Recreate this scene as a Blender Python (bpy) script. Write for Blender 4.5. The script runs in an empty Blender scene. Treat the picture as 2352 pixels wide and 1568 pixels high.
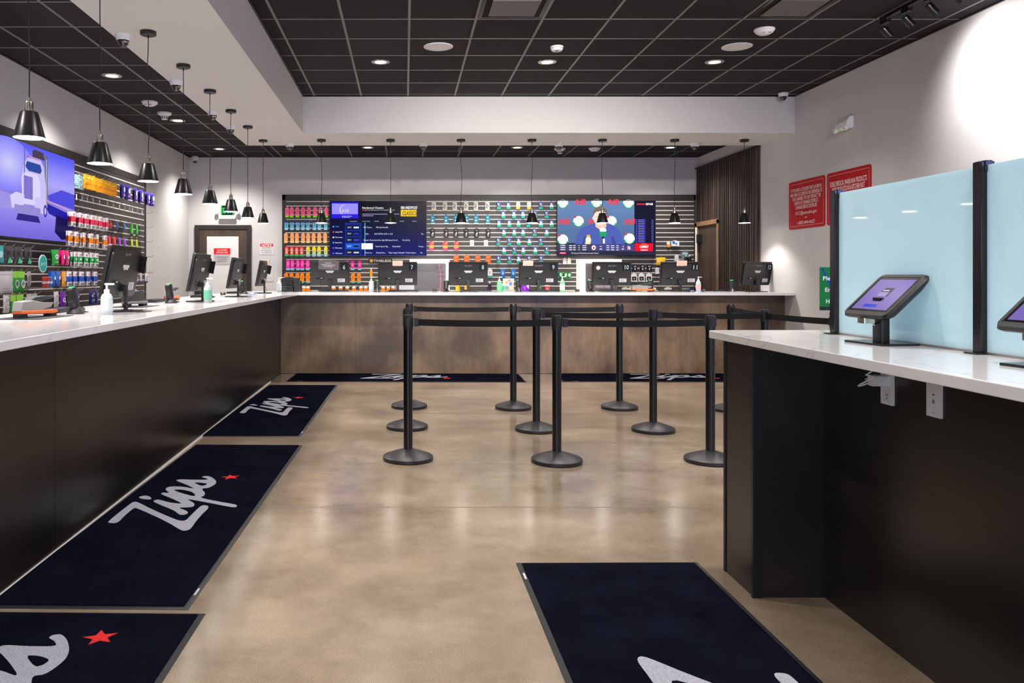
import bpy, bmesh, math, random
from mathutils import Vector, Matrix
from mathutils.geometry import tessellate_polygon
random.seed(7)
PI = math.pi
sc = bpy.context.scene
COL = sc.collection

# ------------------------------------------------------------------ camera, world, exposure
F = 1850.0                       # focal length in pixels of the 2352 px wide frame
cam_d = bpy.data.cameras.new('camera')
cam_d.sensor_fit = 'HORIZONTAL'; cam_d.sensor_width = 36.0; cam_d.lens = 36.0*F/2352
cam_d.shift_x = (1176-930)/2352.0
cam_d.shift_y = -(784-632)/2352.0
cam_d.clip_start = 0.05
cam = bpy.data.objects.new('camera', cam_d); COL.objects.link(cam)
CH = 1.31
cam.location = (0, 0, CH); cam.rotation_euler = (PI/2, 0, 0)
sc.camera = cam

world = bpy.data.worlds.new('world'); sc.world = world; world.use_nodes = True
bg = world.node_tree.nodes['Background']
bg.inputs[0].default_value = (0.75, 0.85, 1.0, 1); bg.inputs[1].default_value = 0.6
sc.view_settings.view_transform = 'Standard'; sc.view_settings.look = 'None'
sc.view_settings.gamma = 1; sc.view_settings.use_curve_mapping = False
sc.view_settings.exposure = 0.22
sc.cycles.use_denoising = True
sc.cycles.max_bounces = 8
sc.cycles.sample_clamp_indirect = 6

L_WINDOW, L_DOWN, L_PEND, L_TRACK, L_WASH = 150, 200, 62, 120, 520

# room numbers (metres)
XL, XR, YB, YR = -3.73, 5.06, 13.9, -3.0
Z_LOW, Z_MAIN, Z_SOF = 3.356, 3.637, 3.157
TILE = 0.606

def lamp(name, kind, loc, energy, color=(1, 1, 1), rot=(0, 0, 0), parent=None, **kw):
    d = bpy.data.lights.new(name, kind); d.energy = energy; d.color = color
    for k, v in kw.items(): setattr(d, k, v)
    o = bpy.data.objects.new(name, d); o.location = loc; o.rotation_euler = rot
    COL.objects.link(o); o.parent = parent
    return o

# daylight through the shop windows behind the camera
lamp('window_daylight', 'AREA', (0.65, YR-0.25, 1.65), L_WINDOW, (0.72, 0.8, 1.0), (PI/2, 0, 0), shape='RECTANGLE', size=7.6, size_y=2.7)

# unseen spots added under the ceiling to brighten the back of the shop
for _x, _e in ((.4, .7), (1.3, 1.), (2.2, .8), (3.6, .45)):
    lamp('wall_wash_spot', 'SPOT', (_x, 4.3, 3.52), L_WASH*_e, (1, .93, .85), (math.radians(73), 0, 0), spot_size=math.radians(54), spot_blend=.8, shadow_soft_size=.06)

# blue glow of the lit sign in the shop window, right behind the camera
lamp('window_sign_glow', 'AREA', (4.3, -2.4, 2.1), 75, (.28, .34, 1.), (PI/2, 0, .55), shape='RECTANGLE', size=1.6, size_y=.6)

# ------------------------------------------------------------------ materials
def lin(h):
    if isinstance(h, str):
        h = h.lstrip('#'); c = [int(h[i:i+2], 16)/255 for i in (0, 2, 4)]
    else: c = list(h)
    return tuple(x/12.92 if x <= .04045 else ((x+.055)/1.055)**2.4 for x in c) + (1.0,)

def mat(name, color, rough=.5, metal=0., spec=.5, emit=None, es=1., coat=0.):
    m = bpy.data.materials.new(name); m.use_nodes = True
    b = m.node_tree.nodes['Principled BSDF']
    b.inputs['Base Color'].default_value = lin(color)
    b.inputs['Roughness'].default_value = rough; b.inputs['Metallic'].default_value = metal
    b.inputs['Specular IOR Level'].default_value = spec
    b.inputs['Coat Weight'].default_value = coat
    if emit: b.inputs['Emission Color'].default_value = lin(emit); b.inputs['Emission Strength'].default_value = es
    return m

def nodes(m): return m.node_tree.nodes, m.node_tree.links, m.node_tree.nodes['Principled BSDF']

def noise_mix(m, c1, c2, scale=(1, 1, 1), ns=4., detail=6., rough=.6, lo=.3, hi=.7, bump=0., bump_s=200., dist=0.):
    N, L, b = nodes(m)
    tc = N.new('ShaderNodeTexCoord'); mp = N.new('ShaderNodeMapping'); mp.inputs['Scale'].default_value = scale
    L.new(tc.outputs['Object'], mp.inputs['Vector'])
    n = N.new('ShaderNodeTexNoise'); n.inputs['Scale'].default_value = ns; n.inputs['Detail'].default_value = detail
    n.inputs['Roughness'].default_value = rough; n.inputs['Distortion'].default_value = dist
    L.new(mp.outputs[0], n.inputs['Vector'])
    r = N.new('ShaderNodeValToRGB'); r.color_ramp.elements[0].position = lo; r.color_ramp.elements[1].position = hi
    r.color_ramp.elements[0].color = lin(c1); r.color_ramp.elements[1].color = lin(c2)
    L.new(n.outputs['Fac'], r.inputs[0]); L.new(r.outputs[0], b.inputs['Base Color'])
    if bump:
        n2 = N.new('ShaderNodeTexNoise'); n2.inputs['Scale'].default_value = bump_s; n2.inputs['Detail'].default_value = 4
        L.new(tc.outputs['Object'], n2.inputs['Vector'])
        bp = N.new('ShaderNodeBump'); bp.inputs['Strength'].default_value = bump; bp.inputs['Distance'].default_value = .002
        L.new(n2.outputs['Fac'], bp.inputs['Height']); L.new(bp.outputs[0], b.inputs['Normal'])
    return r, mp, tc

def mixc(m, base_socket, fac_socket, color):
    N, L, b = nodes(m)
    x = N.new('ShaderNodeMix'); x.data_type = 'RGBA'
    L.new(fac_socket, x.inputs[0]); L.new(base_socket, x.inputs[6]); x.inputs[7].default_value = lin(color)
    L.new(x.outputs[2], b.inputs['Base Color'])
    return x.outputs[2]

M_ = {}
M_['wall'] = mat('wall_paint', '#cbc8c8', .6); noise_mix(M_['wall'], '#c9c6c6', '#cecbcb', ns=2, bump=.15, bump_s=260)
M_['soffit'] = mat('soffit_paint', '#d6d3d2', .65)
# polished concrete floor
m = M_['floor'] = mat('polished_concrete', '#a08d77', .2, spec=.6, coat=.35)
m.node_tree.nodes['Principled BSDF'].inputs['Coat Roughness'].default_value = .16
r, mp, tc = noise_mix(m, '#7b6a58', '#b5a48f', (1, 1, 1), 1.3, 12, .68, .3, .72)
N, L, b = nodes(m)
n2 = N.new('ShaderNodeTexNoise'); n2.inputs['Scale'].default_value = 210; n2.inputs['Detail'].default_value = 3
L.new(tc.outputs['Object'], n2.inputs['Vector'])
rr = N.new('ShaderNodeValToRGB'); rr.color_ramp.elements[0].position = .42; rr.color_ramp.elements[1].position = .66
rr.color_ramp.elements[0].color = (1, 1, 1, 1); rr.color_ramp.elements[1].color = (0, 0, 0, 1)
L.new(n2.outputs['Fac'], rr.inputs[0])
mx = N.new('ShaderNodeMix'); mx.data_type = 'RGBA'; mx.blend_type = 'MULTIPLY'; mx.inputs[0].default_value = .3
L.new(r.outputs[0], mx.inputs[6]); L.new(rr.outputs[0], mx.inputs[7])
# stains
n3 = N.new('ShaderNodeTexNoise'); n3.inputs['Scale'].default_value = .55; n3.inputs['Detail'].default_value = 5; n3.inputs['Distortion'].default_value = 1.2
L.new(tc.outputs['Object'], n3.inputs['Vector'])
r3 = N.new('ShaderNodeValToRGB'); r3.color_ramp.elements[0].position = .35; r3.color_ramp.elements[1].position = .6
r3.color_ramp.elements[0].color = lin('#a39481'); r3.color_ramp.elements[1].color = (1, 1, 1, 1)
L.new(n3.outputs['Fac'], r3.inputs[0])
mx2 = N.new('ShaderNodeMix'); mx2.data_type = 'RGBA'; mx2.blend_type = 'MULTIPLY'; mx2.inputs[0].default_value = .5
L.new(mx.outputs[2], mx2.inputs[6]); L.new(r3.outputs[0], mx2.inputs[7]); L.new(mx2.outputs[2], b.inputs['Base Color'])
r4 = N.new('ShaderNodeMapRange'); r4.inputs[3].default_value = .1; r4.inputs[4].default_value = .26
L.new(n3.outputs['Fac'], r4.inputs[0]); L.new(r4.outputs[0], b.inputs['Roughness'])
M_['joint'] = mat('floor_joint', '#6e6152', .7)
# laminate counter fronts
def laminate(name, c1, c2, c3, rough, scale):
    m = mat(name, c1, rough, spec=.5)
    r, mp, tc = noise_mix(m, c1, c2, scale, 3.0, 14, .78, .3, .72)
    N, L, b = nodes(m)
    n = N.new('ShaderNodeTexNoise'); n.inputs['Scale'].default_value = 1.3; n.inputs['Detail'].default_value = 4
    L.new(tc.outputs['Object'], n.inputs['Vector'])
    rp = N.new('ShaderNodeValToRGB'); rp.color_ramp.elements[0].position = .42; rp.color_ramp.elements[1].position = .62
    rp.color_ramp.elements[0].color = (0, 0, 0, 1); rp.color_ramp.elements[1].color = (.75, .75, .75, 1)
    L.new(n.outputs['Fac'], rp.inputs[0])
    mixc(m, r.outputs[0], rp.outputs[0], c3)
    return m
M_['laminate'] = laminate('weathered_laminate', '#5c4a39', '#927960', '#33281f', .3, (1.7, 1, .5))
M_['laminate_shaded'] = laminate('shaded_laminate', '#15110f', '#251e1a', '#0f0c0b', .3, (1, 1, 4))  # laminate copy with the shade of left and kiosk fronts put into colour
m = M_['quartz'] = mat('white_quartz', '#dcdadb', .1, spec=.5)
r, mp, tc = noise_mix(m, '#d6d4d6', '#e6e5e5', (1, 1, 1), 1.5, 3, .5, .3, .7)
N, L, b = nodes(m)
n = N.new('ShaderNodeTexNoise'); n.inputs['Scale'].default_value = 1.6; n.inputs['Detail'].default_value = 3; n.inputs['Distortion'].default_value = 1.6
mpv = N.new('ShaderNodeMapping'); mpv.inputs['Rotation'].default_value = (0, 0, .6); mpv.inputs['Scale'].default_value = (1, .45, 1)
L.new(tc.outputs['Object'], mpv.inputs['Vector']); L.new(mpv.outputs[0], n.inputs['Vector'])
rp = N.new('ShaderNodeValToRGB'); e = rp.color_ramp.elements
e[0].position = .492; e[0].color = (0, 0, 0, 1); e[1].position = .5; e[1].color = (.28, .28, .28, 1)
e2 = rp.color_ramp.elements.new(.508); e2.color = (0, 0, 0, 1)
L.new(n.outputs['Fac'], rp.inputs[0]); mixc(m, r.outputs[0], rp.outputs[0], '#8f8f98')
m = M_['tile'] = mat('ceiling_tile_black', '#2b2829', .85, spec=.2); noise_mix(m, '#171516', '#252224', ns=90, bump=.4, bump_s=400)
def snapped_tone(m, size, axes, lo, hi):
    N, L, b = nodes(m); src = b.inputs['Base Color'].links[0].from_socket
    tc = N.new('ShaderNodeTexCoord'); sn = N.new('ShaderNodeVectorMath'); sn.operation = 'SNAP'; sn.inputs[1].default_value = (size, size, size)
    off = N.new('ShaderNodeVectorMath'); off.operation = 'MULTIPLY'; off.inputs[1].default_value = axes
    L.new(tc.outputs['Object'], off.inputs[0]); L.new(off.outputs[0], sn.inputs[0])
    w = N.new('ShaderNodeTexWhiteNoise'); L.new(sn.outputs[0], w.inputs['Vector'])
    mr = N.new('ShaderNodeMapRange'); mr.inputs[3].default_value = lo; mr.inputs[4].default_value = hi; L.new(w.outputs['Value'], mr.inputs[0])
    x = N.new('ShaderNodeVectorMath'); x.operation = 'SCALE'; L.new(src, x.inputs[0]); L.new(mr.outputs[0], x.inputs['Scale'])
    L.new(x.outputs[0], b.inputs['Base Color'])
snapped_tone(M_['tile'], TILE, (1, 1, 0), .8, 1.7)
M_['grid'] = mat('ceiling_grid_grey', '#6c6a6a', .45)
m = M_['wood'] = mat('slat_wood', '#3b2e27', .5); noise_mix(m, '#17110e', '#4a3930', (7, 7, .35), 3, 9, .7, .35, .7)
snapped_tone(m, .083, (0, 1, 0), .6, 1.9)
m = M_['door_wood'] = mat('door_wood', '#5e4936', .5); noise_mix(m, '#2e251d', '#574636', (4, 4, .5), 3, 8, .65, .3, .75)
m = M_['raw_wood'] = mat('raw_wood', '#a9825a', .55); noise_mix(m, '#74543a', '#a07d58', (5, 5, .6), 3, 6, .6)
m = M_['panel'] = mat('slatwall_board', '#4b4542', .45); noise_mix(m, '#2c2826', '#3d3835', (1, 1, 4), 4, 6, .6)
m = M_['panel_trim'] = mat('slatwall_trim', '#332f2e', .5); noise_mix(m, '#1d1a19', '#2a2726', (.5, .5, 5), 6, 6, .6)
M_['alu'] = mat('aluminium_insert', '#d8d4cf', .35)
M_['black'] = mat('black_plastic', '#08080a', .42)
M_['black_metal'] = mat('black_powder_coat', '#0c0c0e', .25, spec=.5)
M_['black_satin'] = mat('black_satin_shade', '#0b0b0e', .33)
M_['base_black'] = mat('black_rubber_base', '#1d1d21', .42)
M_['nickel'] = mat('brushed_nickel', '#c9c2b4', .25, 1.)
M_['white'] = mat('white_plastic', '#e4e3e3', .35)
M_['white_in'] = mat('white_shade_lining', '#f4f1ec', .5)
M_['dome'] = mat('smoked_dome', '#101014', .05, coat=1)
M_['bulb'] = mat('lit_bulb', '#ffffff', .5, emit='#fff6ec', es=26)
M_['down'] = mat('lit_downlight', '#ffffff', .5, emit='#fff4ea', es=5)
M_['tube'] = mat('lit_white_frame', '#ffffff', .5, emit='#fff1e2', es=1.6)
M_['led'] = mat('green_led', '#20ff60', .5, emit='#28f060', es=1.5)
M_['steel'] = mat('brushed_steel', '#a9a6a4', .35, .8); noise_mix(M_['steel'], '#8f8c8b', '#b5b2b0', ns=3)
m = M_['mat'] = mat('navy_carpet', '#1b1c2a', 1., spec=0.); noise_mix(m, '#090a12', '#131522', ns=3, detail=9, rough=.75, bump=.8, bump_s=500)
m = M_['mat_grey'] = mat('grey_carpet_pile', '#a6a7b4', .95, spec=.1); noise_mix(m, '#84858f', '#aeafba', ns=180, detail=4, bump=.6, bump_s=500)
m = M_['mat_red'] = mat('red_carpet_pile', '#e2393c', .95, spec=.1); noise_mix(m, '#b82024', '#e23a3a', ns=180, bump=.6, bump_s=500)
M_['webbing'] = mat('belt_webbing', '#0c0c0f', .7, spec=.3)
M_['rubber'] = mat('mat_rubber_edge', '#1c1c20', .55)
M_['clear'] = mat('clear_bottle', '#e8f0ee', .1); nodes(M_['clear'])[2].inputs['Transmission Weight'].default_value = .6
M_['cable'] = mat('cable_black', '#131315', .5)
M_['cable_white'] = mat('cable_white', '#dddde0', .4)
# colour-attribute materials: printed packs, signs and glowing screens
def attr_mat(name, rough, emit=0., spec=.5, base=1.):
    m = mat(name, '#ffffff', rough, spec=spec); N, L, b = nodes(m)
    a = N.new('ShaderNodeAttribute'); a.attribute_name = 'Col'
    if emit:
        b.inputs['Base Color'].default_value = (.001, .001, .0012, 1)
        L.new(a.outputs['Color'], b.inputs['Emission Color']); b.inputs['Emission Strength'].default_value = emit
    else: L.new(a.outputs['Color'], b.inputs['Base Color'])
    return m
M_['print'] = attr_mat('printed_card', .5, spec=.25)
M_['foil'] = attr_mat('printed_foil', .28)
M_['screen'] = attr_mat('glowing_screen', .25, .9, spec=.05)
M_['screen_hi'] = attr_mat('glowing_screen_bright', .25, 1.1, spec=.05)
# glass of the divider: bluish frosted film behind a glossy face
m = M_['film'] = mat('frosted_blue_glass', '#e0f5fa', .03, spec=.9); N, L, b = nodes(m)
tr = N.new('ShaderNodeBsdfTranslucent'); tr.inputs[0].default_value = lin('#d4f2fa')
ms = N.new('ShaderNodeMixShader'); ms.inputs[0].default_value = .45
out = [x for x in N if x.type == 'OUTPUT_MATERIAL'][0]
L.new(b.outputs[0], ms.inputs[1]); L.new(tr.outputs[0], ms.inputs[2]); L.new(ms.outputs[0], out.inputs[0])

# ------------------------------------------------------------------ mesh builder
_fonts = {}
def glyphs(s, bold=0.):
    k = (s, bold)
    if k not in _fonts:
        c = bpy.data.curves.new('lettering', 'FONT'); c.body = s; c.resolution_u = 2; c.offset = bold
        o = bpy.data.objects.new('lettering', c)
        me = bpy.data.meshes.new_from_object(o)
        vs = [(v.co.x, v.co.y) for v in me.vertices]; fs = [tuple(p.vertices) for p in me.polygons]
        bpy.data.objects.remove(o); bpy.data.meshes.remove(me); bpy.data.curves.remove(c)
        xs = [v[0] for v in vs] or [0]
        _fonts[k] = (vs, fs, min(xs), max(xs))
    return _fonts[k]

class MB:
    def __init__(s): s.v = []; s.f = []; s.m = []; s.c = []; s.sm = []
    def add(s, vs, fs, mi=0, col=None, smooth=False):
        o = len(s.v); s.v += [tuple(v) for v in vs]
        c = lin(col) if col is not None else (1, 1, 1, 1)
        for f in fs: s.f.append(tuple(i+o for i in f)); s.m.append(mi); s.c.append(c); s.sm.append(smooth)
    def box(s, a, b, mi=0, col=None, R=None, piv=None):
        (x0, y0, z0), (x1, y1, z1) = a, b
        vs = [Vector(p) for p in ((x0,y0,z0),(x1,y0,z0),(x1,y1,z0),(x0,y1,z0),(x0,y0,z1),(x1,y0,z1),(x1,y1,z1),(x0,y1,z1))]
        if R is not None:
            pv = Vector(piv or (0, 0, 0)); vs = [R @ (v-pv) + pv for v in vs]
        s.add(vs, [(0,3,2,1),(4,5,6,7),(0,1,5,4),(1,2,6,5),(2,3,7,6),(3,0,4,7)], mi, col)
        return s
    def bbox(s, a, b, r, mi=0, col=None, ax=2):
        """box with rounded corners about axis ax"""
        i, j = [k for k in range(3) if k != ax]
        w = min(r, (b[i]-a[i])/2-1e-5, (b[j]-a[j])/2-1e-5); ring = []
        for cx, cy, t0 in ((b[i]-w, b[j]-w, 0), (a[i]+w, b[j]-w, PI/2), (a[i]+w, a[j]+w, PI), (b[i]-w, a[j]+w, 1.5*PI)):
            for k in range(5):
                t = t0 + k*PI/8; ring.append((cx+w*math.cos(t), cy+w*math.sin(t)))
        s.prism(ring, a[ax], b[ax], mi, col, ax); return s
    def prism(s, ring, z0, z1, mi=0, col=None, ax=2):
        n = len(ring); vs = []
        i, j = [k for k in range(3) if k != ax]
        for z in (z0, z1):
            for p in ring:
                v = [0, 0, 0]; v[i], v[j], v[ax] = p[0], p[1], z; vs.append(v)
        tris = tessellate_polygon([[Vector((p[0], p[1], 0)) for p in ring]])
        fs = [tuple(t) for t in tris] + [tuple(k+n for k in t) for t in tris]
        fs += [(k, (k+1) % n, (k+1) % n+n, k+n) for k in range(n)]
        s.add(vs, fs, mi, col); return s
    def lathe(s, prof, c=(0, 0, 0), seg=20, mi=0, col=None, ax=2, smooth=True, cap=True):
        vs = []; n = len(prof); i, j = [k for k in range(3) if k != ax]
        for k in range(seg):
            t = 2*PI*k/seg
            for r, z in prof:
                v = [0, 0, 0]; v[i] = r*math.cos(t); v[j] = r*math.sin(t); v[ax] = z
                vs.append((v[0]+c[0], v[1]+c[1], v[2]+c[2]))
        fs = [(k*n+q, ((k+1) % seg)*n+q, ((k+1) % seg)*n+q+1, k*n+q+1) for k in range(seg) for q in range(n-1)]
        s.add(vs, fs, mi, col, smooth)
        if cap:
            for q in (0, n-1):
                if prof[q][0] > 1e-6: s.add([vs[k*n+q] for k in range(seg)], [tuple(range(seg))], mi, col)
        return s
    def tube(s, pts, r, seg=8, mi=0, col=None):
        pts = [Vector(p) for p in pts]; vs = []
        for k, p in enumerate(pts):
            d = (pts[min(k+1, len(pts)-1)]-pts[max(k-1, 0)]).normalized()
            u = d.cross(Vector((0, 0, 1)) if abs(d.z) < .9 else Vector((1, 0, 0))).normalized(); w = d.cross(u)
            for q in range(seg):
                t = 2*PI*q/seg; vs.append(p + r*(math.cos(t)*u+math.sin(t)*w))
        n = len(pts)
        fs = [(k*seg+q, k*seg+(q+1) % seg, (k+1)*seg+(q+1) % seg, (k+1)*seg+q) for k in range(n-1) for q in range(seg)]
        s.add(vs, fs, mi, col, True)
        s.add(vs[:seg], [tuple(range(seg))], mi, col); s.add(vs[-seg:], [tuple(range(seg))], mi, col); return s
    def build(s, name, mats, parent=None, loc=(0, 0, 0), rot=(0, 0, 0), bevel=0, weld=False):
        me = bpy.data.meshes.new(name); me.from_pydata([tuple(v) for v in s.v], [], s.f)
        if not isinstance(mats, (list, tuple)): mats = [mats]
        for m in mats: me.materials.append(M_[m] if isinstance(m, str) else m)
        me.polygons.foreach_set('material_index', s.m); me.polygons.foreach_set('use_smooth', s.sm)
        ca = me.color_attributes.new('Col', 'FLOAT_COLOR', 'CORNER'); buf = []
        for p, c in zip(me.polygons, s.c): buf += list(c)*p.loop_total
        ca.data.foreach_set('color', buf)
        me.update()
        if not weld: me.set_sharp_from_angle(angle=math.radians(38))
        bm = bmesh.new(); bm.from_mesh(me)
        if weld: bmesh.ops.remove_doubles(bm, verts=bm.verts, dist=2e-5)
        solid = [f for f in bm.faces if all(not e.is_boundary for e in f.edges)]
        if solid: bmesh.ops.recalc_face_normals(bm, faces=solid)
        bm.to_mesh(me); bm.free()
        o = bpy.data.objects.new(name, me); COL.objects.link(o); o.parent = parent; o.location = loc; o.rotation_euler = rot
        if bevel:
            md = o.modifiers.new('bevel', 'BEVEL'); md.width = bevel; md.segments = 2; md.limit_method = 'ANGLE'
        return o

class CV:
    """flat artwork on a plane: u right, v up, stacked layers"""
    def __init__(s, mb, o, U, V, mi=0, step=.0006):
        s.mb, s.o, s.U, s.V, s.mi = mb, Vector(o), Vector(U), Vector(V), mi; s.N = s.U.cross(s.V).normalized(); s.step = step
    def p(s, u, v, l): return s.o + s.U*u + s.V*v + s.N*(s.step*l)
    def poly(s, pts, col, l=1):
        t = tessellate_polygon([[Vector((a, b, 0)) for a, b in pts]])
        vs = [s.p(a, b, l) for a, b in pts]; fs = []
        for q in t:
            a, b, c = [Vector(pts[k]) for k in q]
            fs.append(tuple(q) if (b-a).cross(c-a) > 0 else tuple(q[::-1]))
        s.mb.add(vs, fs, s.mi, col)
    def rect(s, u0, v0, u1, v1, col, l=1): s.mb.add([s.p(u0,v0,l), s.p(u1,v0,l), s.p(u1,v1,l), s.p(u0,v1,l)], [(0, 1, 2, 3)], s.mi, col)
    def ell(s, u, v, a, b, col, l=1, n=20): s.mb.add([s.p(u+a*math.cos(2*PI*k/n), v+b*math.sin(2*PI*k/n), l) for k in range(n)], [tuple(range(n))], s.mi, col)
    def ring(s, u, v, a, b, w, col, l=1, t0=0, t1=2*PI, n=24):
        vs = []
        for k in range(n+1):
            t = t0+(t1-t0)*k/n
            vs += [s.p(u+a*math.cos(t), v+b*math.sin(t), l), s.p(u+(a-w)*math.cos(t), v+(b-w)*math.sin(t), l)]
        s.mb.add(vs, [(2*k, 2*k+2, 2*k+3, 2*k+1) for k in range(n)], s.mi, col)
    def text(s, t, u, v, h, col, l=1, al='c', w=None, bold=0., sx=1., shear=0.):
        vs, fs, x0, x1 = glyphs(t, bold); k = h/.7
        kx = k*sx if w is None else w/(x1-x0)
        off = -x0*kx if al == 'l' else -(x0+x1)/2*kx if al == 'c' else -x1*kx
        s.mb.add([s.p(u+off+(a+b*shear)*kx, v+b*k, l) for a, b in vs], fs, s.mi, col)
    def frame(s, u0, v0, u1, v1, w, col, l=1):
        s.rect(u0, v0, u1, v0+w, col, l); s.rect(u0, v1-w, u1, v1, col, l); s.rect(u0, v0, u0+w, v1, col, l); s.rect(u1-w, v0, u1, v1, col, l)

def thing(name, label, cat, loc=(0, 0, 0), rz=0., group=None):
    o = bpy.data.objects.new(name, None); COL.objects.link(o); o.location = loc; o.rotation_euler = (0, 0, rz)
    o.empty_display_size = .1
    return tag(o, label, cat, group)
def tag(o, label, cat, group=None):
    o['label'] = label; o['category'] = cat
    if group: o['group'] = group
    return o
def struct(mb, name, mats, **k):
    o = mb.build(name, mats, **k); o['kind'] = 'structure'; return o
def clone(root, loc, rz=None, label=None):
    r = root.copy(); COL.objects.link(r); r.location = loc
    if rz is not None: r.rotation_euler = (0, 0, rz)
    if label: r['label'] = label
    for ch in root.children:
        c = ch.copy(); COL.objects.link(c); c.parent = r
        for g in ch.children:
            d = g.copy(); COL.objects.link(d); d.parent = c
    return r
ORD = ['first', 'second', 'third', 'fourth', 'fifth', 'sixth', 'seventh', 'eighth', 'ninth', 'tenth', 'eleventh', 'twelfth', 'thirteenth', 'fourteenth', 'fifteenth']

# ------------------------------------------------------------------ room shell
b = MB(); b.box((XL-.2, YR-.2, -.1), (XR+.2, YB+.2, 0)); 
for y in (4.55, 5.6, 7.65, 9.2): b.box((-1.65, y-.006, 0), (XR, y+.006, .0006), 1)
b.box((2.45, 3.0, 0), (2.456, YB, .0006), 1)
struct(b, 'floor', ['floor', 'joint'])
struct(MB().box((XL-.2, YR, 0), (XL, YB+.2, 3.75)), 'wall_left', 'wall')
struct(MB().box((XL, YB, 0), (XR+.2, YB+.2, 3.75)), 'wall_back', 'wall')
struct(MB().box((XR, YR, 0), (XR+.2, YB, 3.75)), 'wall_right', 'wall')
b = MB(); b.box((XL, YR-.2, 0), (-3.1, YR, 3.75)); b.box((4.4, YR-.2, 0), (XR+.2, YR, 3.75)); b.box((-3.1, YR-.2, 0), (4.4, YR, .25)); b.box((-3.1, YR-.2, 3.05), (4.4, YR, 3.75))
struct(b, 'wall_front', 'wall')
b = MB()
for x in (-3.1, -.65, 1.85, 4.35): b.box((x, YR-.12, .25), (x+.05, YR-.04, 3.05))
for z in (.25, 3.0): b.box((-3.1, YR-.12, z), (4.4, YR-.04, z+.05))
struct(b, 'window_1', 'black_metal')
# ceilings: tiles with metal grid
def ceiling(name, x0, x1, y0, y1, z, gx, gy, name_suffix=''):
    b = MB(); b.box((x0, y0, z), (x1, y1, z+.05)); w = .0115
    k = math.floor((x0-gx)/TILE)+1
    while gx+k*TILE < x1: x = gx+k*TILE; b.box((x-w, y0, z-.003), (x+w, y1, z+.01), 1); k += 1
    k = math.floor((y0-gy)/TILE)+1
    while gy+k*TILE < y1: y = gy+k*TILE; b.box((x0, y-w*.8, z-.0025), (x1, y+w*.8, z+.01), 1); k += 1
    for a, c in (((x0, y0), (x0+.02, y1)), ((x1-.02, y0), (x1, y1)), ((x0, y1-.02), (x1, y1))): b.box((a[0], a[1], z-.012), (c[0], c[1], z+.01), 2)
    struct(b, name, ['tile', 'grid', 'black'])
ceiling('ceiling', -1.325, XR, YR, 10.45, Z_MAIN, .04, 10.35)
ceiling('ceiling.001', XL, -2.25, YR, YB, Z_LOW, -.304, 13.3)
ceiling('ceiling.002', -2.25, XR, 11.47, YB, Z_LOW, -.304, 13.3)
b = MB(); b.prism([(-2.25, YR), (-1.325, YR), (-1.325, 10.45), (XR, 10.45), (XR, 11.47), (-2.25, 11.47)], Z_SOF, 3.75)
struct(b, 'trim_1', 'soffit')

# ------------------------------------------------------------------ doors
b = MB(); b.box((-3.62, YB-.04, 0), (-3.55, YB+.01, 2.175)); b.box((-2.72, YB-.04, 0), (-2.65, YB+.01, 2.175)); b.box((-3.55, YB-.04, 2.1), (-2.72, YB+.01, 2.175))
d1 = struct(b, 'door_1', 'panel_trim', bevel=.004)
struct(MB().box((-3.55, YB-.025, 0), (-2.72, YB, 2.1)), 'door_leaf', 'door_wood', parent=d1)
o = MB().box((-3.41, YB-.032, .8), (-2.865, YB-.024, 1.978)).build('white_panel', 'white', parent=d1)
b = MB(); cv = CV(b, (-3.146, YB-.036, 1.66), (1, 0, 0), (0, 0, 1))
b.box((-3.29, YB-.036, 1.49), (-3.005, YB-.0322, 1.775), col='#b9b6b8')
cv.rect(-.143, .012, .141, .115, '#e01818'); cv.text('DO NOT ENTER', 0, .07, .026, '#f6e4e0', 2, w=.17, bold=.01); cv.text('RESTRICTED ACCESS', 0, .03, .026, '#f6e4e0', 2, w=.2, bold=.01)
for i, t in enumerate(('ACCESS RESTRICTED', 'TO AUTHORIZED', 'EMPLOYEES ONLY')): cv.text(t, 0, -.05-.035*i, .022, '#3c3a3c', 2, w=(.2, .15, .17)[i])
tag(b.build('door_sign', 'print'), 'red and grey restricted access sign taped to the white panel of the back door', 'sign')
# right hand aisle wall: slatted wood cladding with a door
b = MB(); YD0, YD1 = 12.86, 13.8
b.box((XR-.02, 11.46, .0), (XR, YD0-.03, Z_SOF-.003), 0); b.box((XR-.02, YD0-.03, 2.2), (XR, YB, Z_SOF-.003), 0)
y = 11.49
while y < 12.78: b.box((XR-.05, y, 0), (XR-.018, y+.055, Z_SOF-.02), 0); y += .083
y = 12.87
while y < 13.82: b.box((XR-.05, y, 2.22), (XR-.018, y+.055, Z_SOF-.02), 0); y += .083
b.box((XR-.06, 11.45, Z_SOF-.02), (XR, YB, Z_SOF), 1)
b.box((XR-.06, 12.8, 0), (XR-.002, 12.84, Z_SOF-.02), 1)
struct(b, 'trim_2', ['wood', 'panel_trim'])
b = MB(); b.box((XR-.075, YD0-.03, 0), (XR-.001, YD0+.03, 2.2)); b.box((XR-.075, YD1-.02, 0), (XR-.001, YD1+.04, 2.2)); b.box((XR-.075, YD0-.03, 2.14), (XR-.001, YD1+.04, 2.215))
d2 = struct(b, 'door_2', 'raw_wood')
struct(MB().box((XR-.04, YD0+.03, 0), (XR-.002, YD1-.02, 2.14)), 'door_leaf', 'door_wood', parent=d2)
b = MB(); b.tube([(XR-.12, YD1-.14, 1.1), (XR-.12, YD1-.14, 2.12)], .016, 10, 0)
b.box((XR-.125, YD1-.2, 1.86), (XR-.04, YD1-.08, 2.0), 1); b.box((XR-.125, YD1-.2, 1.0), (XR-.04, YD1-.08, 1.2), 1)
b.build('handle', ['white', 'black'], parent=d2)

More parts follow.
